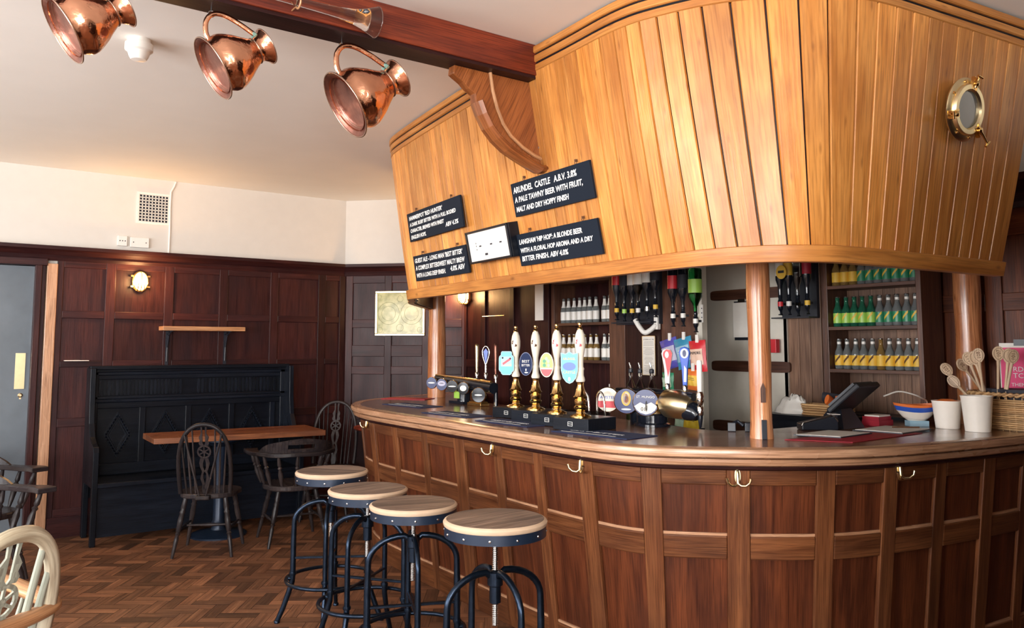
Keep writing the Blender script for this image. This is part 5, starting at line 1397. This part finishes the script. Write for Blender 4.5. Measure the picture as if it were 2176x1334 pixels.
def tap(x, y, zb, zt, kind, label):
    t = thing('beer_tap', label, 'beer tap handle', (x, y, zb)); h = zt - zb; M = local(facing(0, 0, 0, 36))
    m = MB(); m.lathe([(.009, -.03), (.009, 0), (.014, .005), (.014, .03), (.010, .035)], 14); m.build('collar', M_chrome, t, smooth=40)
    if kind == 'loop':
        m = MB(); m.M = M; P_ = catmull([(0, .03, 0), (-.004, .09, 0), (-.022, .15, 0), (-.027, .19, 0), (-.015, .22, 0), (0, .228, 0), (.015, .22, 0), (.027, .19, 0), (.022, .15, 0), (.004, .09, 0), (0, .03, 0)], 5)
        m.tube(P_, .005, 8); m.tube([(0, .02, 0), (0, .10, 0)], .009, 8); m.build('handle', M_chrome, t, smooth=60)
        m = MB(); m.M = M; m.prism([(-.012, .15), (0, .10), (.012, .15), (.018, .19), (.0, .212), (-.018, .19)], -.004, .004); m.build('lens', M_blue, t)
    elif kind in ('red', 'blue'):
        c2 = M_lred if kind == 'red' else M_blue
        m = MB(); m.M = M; m.prism([(-.012, .03), (.012, .03), (.016, h * .5), (.026, h * .78), (.030, h * .88), (.022, h * .97), (0, h), (-.022, h * .97), (-.030, h * .88), (-.026, h * .78), (-.016, h * .5)], -.012, .012); m.build('handle', M_chalkw if kind == 'red' else c2, t, bevel=.005)
        m = MB(); m.M = M
        if kind == 'red': m.prism([(.004, h * .3), (.015, h * .5), (.025, h * .78), (.028, h * .88), (.02, h * .96), (-.004, h * .985), (-.018, h * .9), (-.01, h * .7)], .012, .014)
        else: m.prism([(-.006, .05), (.008, .05), (.01, h * .5), (-.002, h * .58)], .012, .014)
        m.build('colour_panel', c2 if kind == 'red' else M_chalkw, t)
        m = MB(); m.M = M; m.prism(oval(.021, .026, .0, h * .85), .013, .017); o = m.build('oval_badge', M_chalkw if kind == 'blue' else M_lred, t)
        m = MB(); m.M = M; m.prism(oval(.010, .018, .0, h * .85), .017, .018); m.build('badge_print', M_dblue if kind == 'blue' else M_chalkw, o)
    else:
        m = MB(); m.turned((0, 0, .03), (0, 0, h), [(0, .009), (.2, .012), (.9, .015), (.97, .014), (1, .008)], 14); m.build('handle', {'cream': M_brassp, 'copper': M_copdark, 'white': M_chalkw}[kind], t, smooth=50)
tap(3.40, 5.13, 1.275, 1.52, 'cream', 'pale brass tap handle, left of three on the far font')
tap(3.40, 5.01, 1.275, 1.51, 'loop', 'open loop chrome tap handle with blue lens, middle of three')
tap(3.40, 4.88, 1.265, 1.52, 'copper', 'copper coloured tap handle, right of three by the far font')
m = MB(); m.tube([(.0, -.07, .155), (.04, -.07, .19)], .012, 8); m.build('tap_neck', M_blackg, far_font)
m = MB(); m.tube([(.0, -.19, .15), (.04, -.19, .19)], .012, 8); m.build('tap_neck', M_blackg, far_font)
m = MB(); m.tube([(3.40, 4.88, ZT), (3.40, 4.88, 1.232)], .016, 10)
tag(m.build('tap_stand', M_blackg), 'black upright stand under the copper coloured tap handle', 'tap stand')

# hand pulls -------------------------------------------------------
def clip_outline(kind):
    if kind == 'jar': return [(-.036, .05), (-.036, .062), (-.03, .072), (.03, .072), (.036, .062), (.036, .05), (.046, .042), (.05, .03), (.05, -.04), (.044, -.05), (.036, -.054), (.034, -.064), (.024, -.072), (-.024, -.072), (-.034, -.064), (-.036, -.054), (-.044, -.05), (-.05, -.04), (-.05, .03), (-.046, .042)]
    if kind == 'shield': return [(-.047, .072), (-.022, .066), (0, .078), (.022, .066), (.047, .072), (.046, -.02), (.036, -.06), (.018, -.082), (0, -.09), (-.018, -.082), (-.036, -.06), (-.046, -.02)]
    return oval(.041, .068, n=28)
def handpull(x, y, kind, label, clip_label):
    t = thing('hand_pull', label, 'beer hand pump', (x, y, 1.1352), R(10), 'hand pulls on the bar')
    m = MB(); m.lathe([(0, 0), (.056, 0), (.056, .006), (.045, .012), (.026, .018), (.022, .028), (.033, .04), (.036, .052), (.026, .062), (.030, .07), (.032, .085), (.026, .092), (.034, .10), (.038, .104), (.030, .112), (.024, .14), (.018, .16), (.018, .178), (.022, .182)], 22); m.build('baluster', M_brass, t, smooth=45)
    m = MB(); m.lathe([(.022, .182), (.026, .19), (.024, .20), (.019, .215), (.019, .24), (.022, .25), (.017, .26), (.017, .30), (.022, .33), (.028, .37), (.0285, .40), (.024, .43), (.016, .45), (.013, .455)], 22); m.build('porcelain_handle', M_porc, t, smooth=60)
    m = MB(); m.lathe([(.014, .455), (.014, .463), (.008, .468), (.009, .475), (.012, .48), (.009, .49), (0, .493)], 14); m.build('finial', M_brass, t, smooth=50)
    M = local(facing(0, 0, 0, 22)); Mz = M.copy(); Mz.translation = Vector((0, 0, .385))
    m = MB(); m.M = Mz
    for i in range(7): a = i * .9; m.prism(oval(.004 + .002 * (i % 3), .006, -.012 + .004 * i, .018 * math.sin(a) * .8, 8), .024, .0275)
    m.build('painted_scene', M_lred if kind in ('shield', 'green') else M_burnt, t)
    Mc = M.copy(); Mc.translation = Vector((-.045, .035, .265 if kind != 'shield' else .262))
    P_ = clip_outline(kind)
    m = MB(); m.M = Mc; m.box(-.006, .006, -.006, .006, -.05, .0); m.box(-.03, .03, -.008, .008, -.06, -.05); m.build('clip_bracket', M_white, t)
    m = MB(); m.M = Mc; m.prism(P_, 0, .005); o = m.build('pump_clip', {'jar': M_ltag, 'blue': M_dblue, 'green': M_porc, 'shield': M_ltag}[kind], t)
    m = MB(); m.M = Mc; m.prism([(a * .92, b_ * .94) for a, b_ in P_], .005, .006); m.build('clip_field', {'jar': M_sky, 'blue': M_navy, 'green': M_pgreen, 'shield': M_sky}[kind], o)
    def pr(P, mt, z=.006):
        m = MB(); m.M = Mc; m.prism(P, z, z + .0008); m.build('clip_print', mt, o)
    if kind == 'jar':
        pr([(-.036, -.02), (.036, -.02), (.036, .04), (-.036, .04)], M_ltag); pr([(-.026, .0), (-.02, -.012), (.03, .02), (.024, .032)], M_lred, .0068)
        pr(oval(.006, .006, -.024, .032, 10), M_ink, .0068); pr(oval(.006, .006, .026, .028, 10), M_ink, .0068); pr([(-.03, -.018), (.034, -.018), (.034, -.004), (-.02, -.016)], M_pinkl, .007)
    if kind == 'blue':
        text('clip_print', 'BEST', .021, M_chalkw, o, Mc @ Matrix.Translation((0, .008, .0062)), .0004, align='CENTER', width=.046)
        text('clip_print', 'BITTER', .019, M_chalkw, o, Mc @ Matrix.Translation((0, -.014, .0062)), .0004, align='CENTER', width=.05)
        pr(oval(.004, .008, .002, -.034, 8), M_chalkw); pr(oval(.012, .004, .004, -.05, 10), M_chalkw)
    if kind == 'green':
        pr(half(1, -.95, -.55, 10) and [(.036 * math.cos(a), .063 * math.sin(a)) for a in [R(200) + R(140) * i / 14 for i in range(15)]], M_lred); pr([(-.034, -.024), (.034, -.024), (.032, -.016), (-.032, -.016)], M_chalkw, .0068)
        for (a, b_) in ((-.012, .02), (.012, .02), (-.012, -.002), (.012, -.002), (0, .034)): pr(oval(.009, .010, a, b_, 12), M_gbag if (a < 0) else M_lgl)
    if kind == 'shield':
        pr(oval(.036, .022, 0, .0, 20), M_blue); text('clip_print', 'ARUNDEL', .017, M_yel, o, Mc @ Matrix.Translation((0, .034, .0072)), .0004, align='CENTER', width=.07)
        text('clip_print', 'CASTLE', .018, M_yel, o, Mc @ Matrix.Translation((0, -.036, .0072)), .0004, align='CENTER', width=.068); pr(oval(.007, .012, 0, -.066, 10), M_chalkw)
    return t
HP = [(2.95, 4.02), (2.91, 3.77), (2.85, 3.50), (2.80, 3.245)]
handpull(*HP[0], 'jar', 'hand pull with a pale blue jar shaped pump clip, leftmost', 0)
handpull(*HP[1], 'blue', 'hand pull with a dark blue oval pump clip', 0)
handpull(*HP[2], 'green', 'hand pull with a green oval pump clip red at the foot', 0)
handpull(*HP[3], 'shield', 'hand pull with a blue shield pump clip, rightmost', 0)
NB = ['leftmost', 'second from the left', 'third from the left', 'fourth from the left']
for i, (y0, x0) in enumerate(((4.02, 2.95), (3.77, 2.91), (3.50, 2.85), (3.245, 2.80))):
    t = thing('pump_box', 'dark wooden pump box under the hand pulls, ' + NB[i], 'box', (x0, y0 + (.0), ZT), R(10), 'wooden boxes under the hand pulls')
    m = MB(); m.box(-.085, .15, -.118, .118, 0, .064, grain=(0, 1, 0)); m.build('case', W['black'], t, bevel=.003)
    m = MB(); m.M = frame((-.0855, .0, .034), (0, -1, 0), (0, 0, 1))
    for a in ((-.016, .016, -.011, -.009), (-.016, .016, .009, .011), (-.016, -.014, -.011, .011), (.014, .016, -.011, .011), (-.012, .012, -.001, .001)): m.box(*a, 0, .001)
    m.build('maker_mark', M_chalkw, t)
for i, (x, y) in enumerate(((3.08, 3.79), (3.08, 3.53), (3.10, 3.42))):
    t = thing('swan_neck', 'chrome swan neck spout behind the hand pulls, %s of three' % ['left', 'middle', 'right'][i], 'beer spout', (x, y, ZT + .065 if i < 2 else ZT), 0, 'chrome spouts')
    dz = 0 if i < 2 else .065
    m = MB(); m.tube(catmull([(0, .03, 0), (0, .03, .05 + dz), (0, .022, .09 + dz), (0, 0, .11 + dz), (0, -.022, .09 + dz), (0, -.032, .04 + dz), (0, -.034, -.0 + dz * .5)], 6), .006, 10); m.build('tube', M_chrome, t, smooth=60)

# near beer font ---------------------------------------------------
t = thing('beer_font', 'wide brass beer font with three round badges right of the hand pulls', 'beer tap', (3.25, 3.17, ZT))
m = MB(); m.lathe([(.10, 0), (.10, .012), (.085, .02), (.085, .06), (.075, .07)], 28); m.build('base', M_blackg, t, smooth=40)
m = MB(); m.lathe([(.076, .03), (.076, .085)], 28); m.build('glowing_collar', M_brassp, t, smooth=40)
m = MB(); m.tube([(0, .29, .128), (0, .05, .125), (0, -.12, .125)], .056, 24); m.build('bar_body', M_brass, t, smooth=50)
m = MB(); m.tube([(0, .27, .175), (0, 0, .18), (0, -.30, .17)], .022, 12); m.build('top_rail', M_blackg, t, smooth=50)
m = MB(); m.tube([(0, -.09, .125), (0, -.12, .128), (0, -.2, .126), (0, -.26, .12), (0, -.29, .115)], [.05, .075, .077, .066, .05], 24, flat=1.0); m.build('end_cap', M_brassp, t, smooth=50)
m = MB(); m.tube([(-.0, -.26, .10), (.0, -.31, .09), (0, -.33, .07)], [.055, .045, .03], 14); m.build('black_end', M_blackg, t, smooth=50)
m = MB(); m.lathe([(.05, 0), (.05, .1)], 20, Matrix.Translation((0, .1, 0))); m.build('stem', M_blackg, t, smooth=50)
for i, y in enumerate((.27, .12, -.03)):
    M = local(facing(0, 0, 0, 30)); M.translation = Vector((-.075, y, .13))
    if i == 0: o = badge(t, M, .072, M_porc, 'lens_badge', [(M_lred, half(.066, -.045, -.008))]); text('badge_print', 'AMSTEL', .022, M_blue, o, M @ Matrix.Translation((0, .006, .0105)), .0005, align='CENTER', width=.09)
    if i == 1: o = badge(t, M, .072, M_dblue, 'lens_badge', [(M_yel, oval(.027, .04, 0, .014)), (M_porc, oval(.022, .034, 0, .014)), (M_red, oval(.012, .026, 0, .014)), (M_chalkw, oval(.028, .005, 0, -.045))]); text('badge_print', 'F', .034, M_dblue, o, M @ Matrix.Translation((0, .002, .012)), .0005, align='CENTER')
    if i == 2: o = badge(t, M, .074, M_dblue, 'lens_badge', [(M_porc, [(-.062, -.02), (-.03, .0), (0, -.012), (.03, .002), (.062, -.018), (.05, -.04), (.03, -.055), (0, -.063), (-.03, -.055), (-.05, -.04)]), (M_blackg, oval(.006, .03, .004, -.02))]); text('badge_print', 'ST. MUNGO', .018, M_chalkw, o, M @ Matrix.Translation((0, .024, .012)), .0005, align='CENTER', width=.10); text('badge_print', '01', .03, M_blackg, o, M @ Matrix.Translation((-.012, -.045, .012)), .0005, align='CENTER')
tap(3.28, 3.08, 1.27, 1.49, 'red', 'red and white tap handle on the near font')
tap(3.28, 2.955, 1.265, 1.50, 'blue', 'blue and white tap handle with an oval badge on the near font')
t = thing('beer_tap', 'white upright tap lever with black spout at the right end of the near font', 'beer tap handle', (3.25, 2.83, 1.25))
m = MB(); m.turned((0, 0, .02), (0, 0, .18), [(0, .012), (.5, .014), (.95, .014), (1, .01)], 14); m.build('handle', M_chalkw, t, smooth=50)
m = MB(); m.lathe([(.014, -.10), (.018, -.09), (.018, -.06), (.012, -.05), (.02, -.03), (.021, .0), (.014, .02)], 16); m.build('collar', M_chrome, t, smooth=50)
m = MB(); m.turned((0, 0, -.09), (0, 0, -.165), [(0, .013), (.3, .014), (.9, .007), (1, .004)], 12); m.build('spout', M_blackg, t, smooth=50)

# till end ---------------------------------------------------------
t, cx, cy = mat_('place_mat', [(3.25, 2.33), (3.40, 2.08), (4.05, 2.10), (3.95, 2.30)], M_red, 'crimson place mat lying near the till end of the bar', 'place mat', .003)
def menu(P_, label, z=.0032):
    cx = sum(p[0] for p in P_) / 4; cy = sum(p[1] for p in P_) / 4; c_ = Vector((cx, cy))
    t = thing('clip_menu', label, 'menu', (cx, cy, ZT + z)); m = MB(); m.prism([(p[0] - cx, p[1] - cy) for p in P_], 0, .005); m.build('board', M_black, t)
    m = MB(); m.prism([((p[0] - cx) * .94, (p[1] - cy) * .93) for p in P_], .005, .007); m.build('sheet', M_paper, t); return t
menu([(3.42, 2.40), (3.50, 2.20), (3.80, 2.22), (3.74, 2.42)], 'clipboard menu lying partly on the crimson mat')
mn = menu([(3.86, 2.36), (3.90, 2.12), (4.22, 2.14), (4.20, 2.38)], 'clipboard menu with a pen lying right of the card machine')
m = MB(); m.tube([(.05, .03, .011), (.15, -.06, .011)], .004, 8); m.build('pen', M_burnt, mn)
t = thing('card_machine', 'black card payment machine with a silver band beside the menus', 'card machine', (3.79, 2.52, ZT), R(-35))
def wedge(m, x0, x1, y0, y1, z, za, zb_): m.hexa([(x0, y0, z), (x1, y0, z), (x0, y1, z), (x1, y1, z), (x0, y0, za), (x1, y0, zb_), (x0, y1, za), (x1, y1, zb_)])
m = MB(); wedge(m, -.09, .10, -.04, .04, 0, .035, .075); m.build('body', M_black, t, bevel=.006)
m = MB(); m.tube([(-.092, -.042, .025), (-.085, -.042, .04), (.0, -.042, .062), (.06, -.042, .078), (.08, -.042, .07), (.095, -.042, .045)], .0045, 8); m.build('silver_band', M_steel, t, smooth=60)
m = MB(); m.box(.07, .115, -.03, .03, .078, .081); m.build('receipt', M_paper, t)
t = thing('till_screen', 'black tilted till touch screen behind the bar beside the menus', 'till', (3.98, 2.46, ZT), R(0))
M = frame((.05, -.02, .15), (1, .15, 0), (.026, -.168, .15))
m = MB(); m.M = M; m.box(-.14, .14, -.11, .11, -.03, 0); m.build('screen', M_screen, t, bevel=.008)
m = MB(); m.M = M; m.box(-.12, .12, -.09, .09, -.045, -.03); m.build('housing', M_black, t)
m = MB(); m.hexa([(-.07, -.02, 0), (.13, -.02, 0), (-.07, .15, 0), (.13, .15, 0), (-.01, .03, .1), (.09, .03, .1), (-.01, .10, .1), (.09, .10, .1)]); m.build('stand', M_black, t)
m = MB(); m.tube(catmull([(4.2, 2.38, 1.235), (4.26, 2.33, 1.26), (4.32, 2.28, 1.245), (4.38, 2.27, 1.225), (4.50, 2.30, 1.19), (4.55, 2.36, 1.076)], 6), .004, 8); tag(m.build('cable', M_white), 'white cable looping behind the lifeboat bowl', 'cable')
# boat bowl
t = thing('collection_boat', 'white, blue and orange boat shaped charity collecting bowl left of the white buckets', 'collection box', (4.40, 2.31, ZT), R(-40))
def boat(m, z0, z1, k0, k1):
    n = 24; v = []
    for z, k in ((z0, k0), (z1, k1)):
        for i in range(n):
            a = 2 * PI * i / n; v.append((k * .10 * math.cos(a) + .03 * (k - .5) * math.cos(a), k * .055 * math.sin(a) * (1 - .25 * abs(math.cos(a)) ** 3), z + (.012 * abs(math.cos(a)) ** 2 if z > .03 else 0)))
    m.add(v, [(i, (i + 1) % n, n + (i + 1) % n, n + i) for i in range(n)])
m = MB(); boat(m, .018, .04, .35, .7); boat(m, .04, .075, .7, .93); m.build('hull', M_whiter, t, smooth=60)
m = MB(); boat(m, .075, .10, .93, 1.02); m.build('blue_band', M_blue, t, smooth=60)
m = MB(); boat(m, .10, .115, 1.02, 1.06); m.build('orange_rail', M_orange, t, smooth=60)
m = MB(); m.prism([(.10 * math.cos(2 * PI * i / 20), .05 * math.sin(2 * PI * i / 20)) for i in range(20)], .10, .112); m.build('deck', M_orange, t)
m = MB(); m.box(-.05, .05, -.035, .035, 0, .03); m.build('cradle', M_ltag, t)
m = MB(); m.box(-.07, .07, -.05, .05, 0, .03); m.box(-.065, .06, -.045, .05, .03, .05)
t = thing('leaflet_pile', 'small pile of red and white leaflets between the till and the boat bowl', 'leaflets', (4.27, 2.46, ZT)); m.M = Matrix.Identity(4); m.build('pile', M_red, t)
m = MB(); m.box(-.06, .05, -.045, .04, .0502, .058); m.build('top_leaflet', M_paper, t)
def bucket(x, y, r, h, label, fill=None):
    t = thing('white_bucket', label, 'bucket', (x, y, ZT)); m = MB()
    m.lathe([(0, .002), (r * .78, .002), (r * .80, 0), (r * .80, .004), (r * .95, h * .78), (r * .955, h * .79), (r, h * .97), (r * 1.03, h * .975), (r * 1.03, h), (r * .99, h), (r * .96, h * .97), (r * .8, h * .2), (0, h * .2)], 36); m.build('pail', M_whiter, t, smooth=40)
    if fill: m = MB(); m.prism(oval(r * .9, r * .9), h * .9, h * .985, M=Matrix.Identity(4)); m.lathe([(r * .8, h * .98), (r * .4, h * 1.05), (0, h * 1.06)], 20); m.build('contents', fill, t)
bucket(4.42, 2.155, .073, .145, 'squat white bucket with red contents beside the boat bowl', M_orange)
bucket(4.38, 1.985, .074, .180, 'tall white bucket in front of the wicker basket')

# wicker basket with numbered wooden spoons -------------------------
t = thing('wicker_basket', 'large oval wicker basket at the right end of the bar top', 'basket', (4.66, 1.86, ZT), R(0))
m = MB(); rx, ry = .14, .255
for k in range(15):
    z = .008 + .0105 * k; n = 96; pts = []
    for i in range(n):
        a = 2 * PI * i / n; w_ = .003 * math.sin(24 * a + PI * k); q = 1 + .10 * z / .16
        pts.append(((rx * q + w_) * math.cos(a), (ry * q + w_) * math.sin(a), z))
    m.tube(pts, .0052, 6, closed=True)
m.build('woven_side', M_wicker, t, smooth=70)
m = MB()
for i in range(48):
    a = 2 * PI * i / 48; m.tube([(rx * 1.0 * math.cos(a), ry * 1.0 * math.sin(a), 0), (rx * 1.1 * math.cos(a), ry * 1.1 * math.sin(a), .17)], .003, 5)
m.build('stake', M_wicker, t)
m = MB()
for ph in (0, PI):
    pts = []
    for i in range(120):
        a = 2 * PI * i / 120; q = 1.11 + .02 * math.cos(30 * a + ph); pts.append((rx * q * math.cos(a), ry * q * math.sin(a), .182 + .007 * math.sin(30 * a + ph)))
    m.tube(pts, .0075, 6, closed=True)
m.build('rim_braid', M_wicker, t, smooth=70)
m = MB(); m.prism(oval(rx * .97, ry * .97), 0.0005, .008); m.build('base', M_wicker, t)
t = thing('cutlery_tray', 'dark cloth lined holder inside the wicker basket', 'tray', (4.66, 1.86, ZT + .0085))
m = MB(); m.prism([(.115 * math.cos(a) * (1 + .06 * math.sin(9 * a)), .19 * math.sin(a) * (1 + .04 * math.sin(11 * a))) for a in [2 * PI * i / 60 for i in range(60)]], 0, .20); m.build('lining', M_ink, t)
def spoon(x, y, z, tilt, roll, txt, label, ln=.25):
    """x,y,z = centre of the bowl"""
    t = thing('wooden_spoon', label, 'wooden spoon', (x, y, z), group='numbered wooden spoons in the basket')
    M = local(facing(0, 0, 0, 30 + roll)) @ Matrix.Rotation(R(tilt), 4, 'Z')
    m = MB(); m.M = M
    P_ = []
    for i in range(32):
        a = 2 * PI * i / 32; rr = 1 if math.sin(a) > 0 else 1 + .18 * abs(math.sin(a)) ** 2
        P_.append((.029 * math.cos(a) * (1 if math.sin(a) > 0 else 1 - .35 * abs(math.sin(a)) ** 3), .038 * math.sin(a) * rr))
    m.prism(P_, -.004, .004); m.build('bowl', W['spoon'], t, bevel=.003)
    m = MB(); m.M = M; m.tube([(0, -.035, 0), (0, -.07, 0), (0, -ln, 0)], [.0085, .0065, .006], 8, flat=1.1); m.build('handle', W['spoon'], t, smooth=60)
    m = MB(); m.M = M; m.tube([(p[0] * .72, p[1] * .72, .0042) for p in P_], .0008, 4, closed=True); m.build('burnt_rim', M_burnt, t)
    if txt: text('number', txt, .026, M_burnt, t, M @ Matrix.Rotation(PI / 2 + .1, 4, 'Z') @ Matrix.Translation((0, -.009, .0043)), .0003, align='CENTER')
spoon(4.62, 2.245, 1.375, 32, 0, '103', 'numbered wooden spoon leaning farthest left over the basket rim', .20)
spoon(4.66, 2.18, 1.40, 38, 30, '20', 'wooden spoon seen nearly edge on, second from the left', .24)
spoon(4.63, 2.13, 1.435, 17, 0, '112', 'numbered wooden spoon third from the left, broad bowl', .22)
spoon(4.60, 2.085, 1.44, 14, 10, '', 'wooden spoon half hidden behind its neighbour left of the gap', .22)
spoon(4.58, 2.055, 1.455, 4, 0, '108', 'numbered wooden spoon upright just left of the gap', .24)
spoon(4.58, 1.955, 1.465, -3, 5, '107', 'numbered wooden spoon upright just right of the gap', .24)
spoon(4.60, 1.915, 1.455, -7, 5, '', 'plain wooden spoon second right of the gap', .23)
spoon(4.58, 1.885, 1.45, -12, 15, '101', 'wooden spoon farthest right in the basket', .23)
spoon(4.60, 2.20, 1.31, 40, -10, '', 'short wooden spoon low at the left rim of the basket', .12)
t = thing('pink_sign', 'pink and white card sign standing behind the wicker basket', 'sign', (4.86, 1.95, 1.12))
M = local(facing(0, 0, 0, 15)); m = MB(); m.M = M; m.box(-.11, .22, -.0, .40, 0, .006); m.build('card', M_paper, t)
m = MB(); m.M = M; m.box(-.105, .215, .12, .375, .006, .007); m.build('pink_panel', M_pink, t)
for tx, z in (('RDHAM', .245), ('TCHENO', .21)): text('lettering', tx, .038, M_chalkw, t, M @ Matrix.Translation((-.05, z, .0075)), .0004)
text('lettering', 'THEN & NO', .026, M_chalkw, t, M @ Matrix.Translation((-.06, .165, .0075)), .0004)
m = MB(); m.M = M; m.box(-.04, .22, .385, .42, -.01, .008); m.build('black_clip', M_black, t)
# small basket of packets and cloth on the back counter
ZB = 1.0854
t = thing('bread_basket', 'shallow oblong straw basket on the back counter under the mixer bottles', 'basket', (4.42, 2.86, ZB))
m = MB()
for k in range(5):
    pts = []
    for i in range(64):
        a = 2 * PI * i / 64; c, s = math.cos(a), math.sin(a); w_ = .0025 * math.sin(16 * a + PI * k)
        pts.append(((.06 + w_) * math.copysign(abs(c) ** .4, c), (.15 + w_) * math.copysign(abs(s) ** .4, s), .008 + .014 * k))
    m.tube(pts, .007, 6, closed=True)
m.build('woven_side', M_wicker, t, smooth=70)
for i, (y, mt, l_) in enumerate(((2.56, M_orange, 'orange snack packet in the straw basket, left of two'), (2.50, M_orange, 'orange and white snack packet in the straw basket, right of two'))):
    t = thing('snack_packet', l_, 'snack packet', (4.42, y + .28, ZB + .085)); m = MB(); m.M = Matrix.Rotation(.5 + i, 4, 'Y')
    m.tube([(-.04, 0, 0), (-.025, 0, 0), (0, 0, 0), (.025, 0, 0), (.04, 0, 0)], [.03, .034, .036, .034, .03], 10, flat=.45); m.build('bag', mt, t, smooth=70)
t = thing('snack_packet', 'dark snack packet standing at the back of the straw basket', 'snack packet', (4.47, 2.86, ZB + .1)); m = MB(); m.tube([(0, -.05, 0), (0, .06, .01)], .03, 8, flat=.5); m.build('bag', M_ink, t, smooth=70)
t = thing('bar_cloth', 'crumpled white bar cloth on the back counter left of the straw basket', 'cloth', (4.40, 3.10, ZB))
m = MB(); v = []; n = 22; rc = random.Random(11)
from mathutils import noise as _ns
for j in range(9):
    ph = j / 8 * PI / 2
    for i in range(n):
        a = 2 * PI * i / n; q = 1 + .5 * _ns.noise(Vector((math.cos(a) * 1.7, math.sin(a) * 1.7, ph * 2)))
        v.append((.055 * q * math.cos(a) * math.cos(ph), .10 * q * math.sin(a) * math.cos(ph) - .03 * math.sin(ph), .11 * math.sin(ph) * (1 + .3 * _ns.noise(Vector((i * .7, j * .9, 0)))) + .002))
m.add(v, [(j * n + i, j * n + (i + 1) % n, (j + 1) * n + (i + 1) % n, (j + 1) * n + i) for j in range(8) for i in range(n)] + [tuple(8 * n + i for i in range(n))]); m.build('cloth', M_white, t, smooth=70)
for i, (x, y) in enumerate(((3.36, 2.72), (3.42, 2.66))):
    t = thing('cork_press' if False else 'bar_gadget', 'small black gadget on the bar top beside the middle post, %s of two' % ['left', 'right'][i], 'gadget', (x, y, ZT), R(40))
    m = MB(); m.box(-.012, .012, -.02, .02, 0, .045); m.tube([(0, 0, .035), (.02, -.03, .05), (.0, -.06, .03)], .01, 8); m.build('body', M_black, t, bevel=.003)
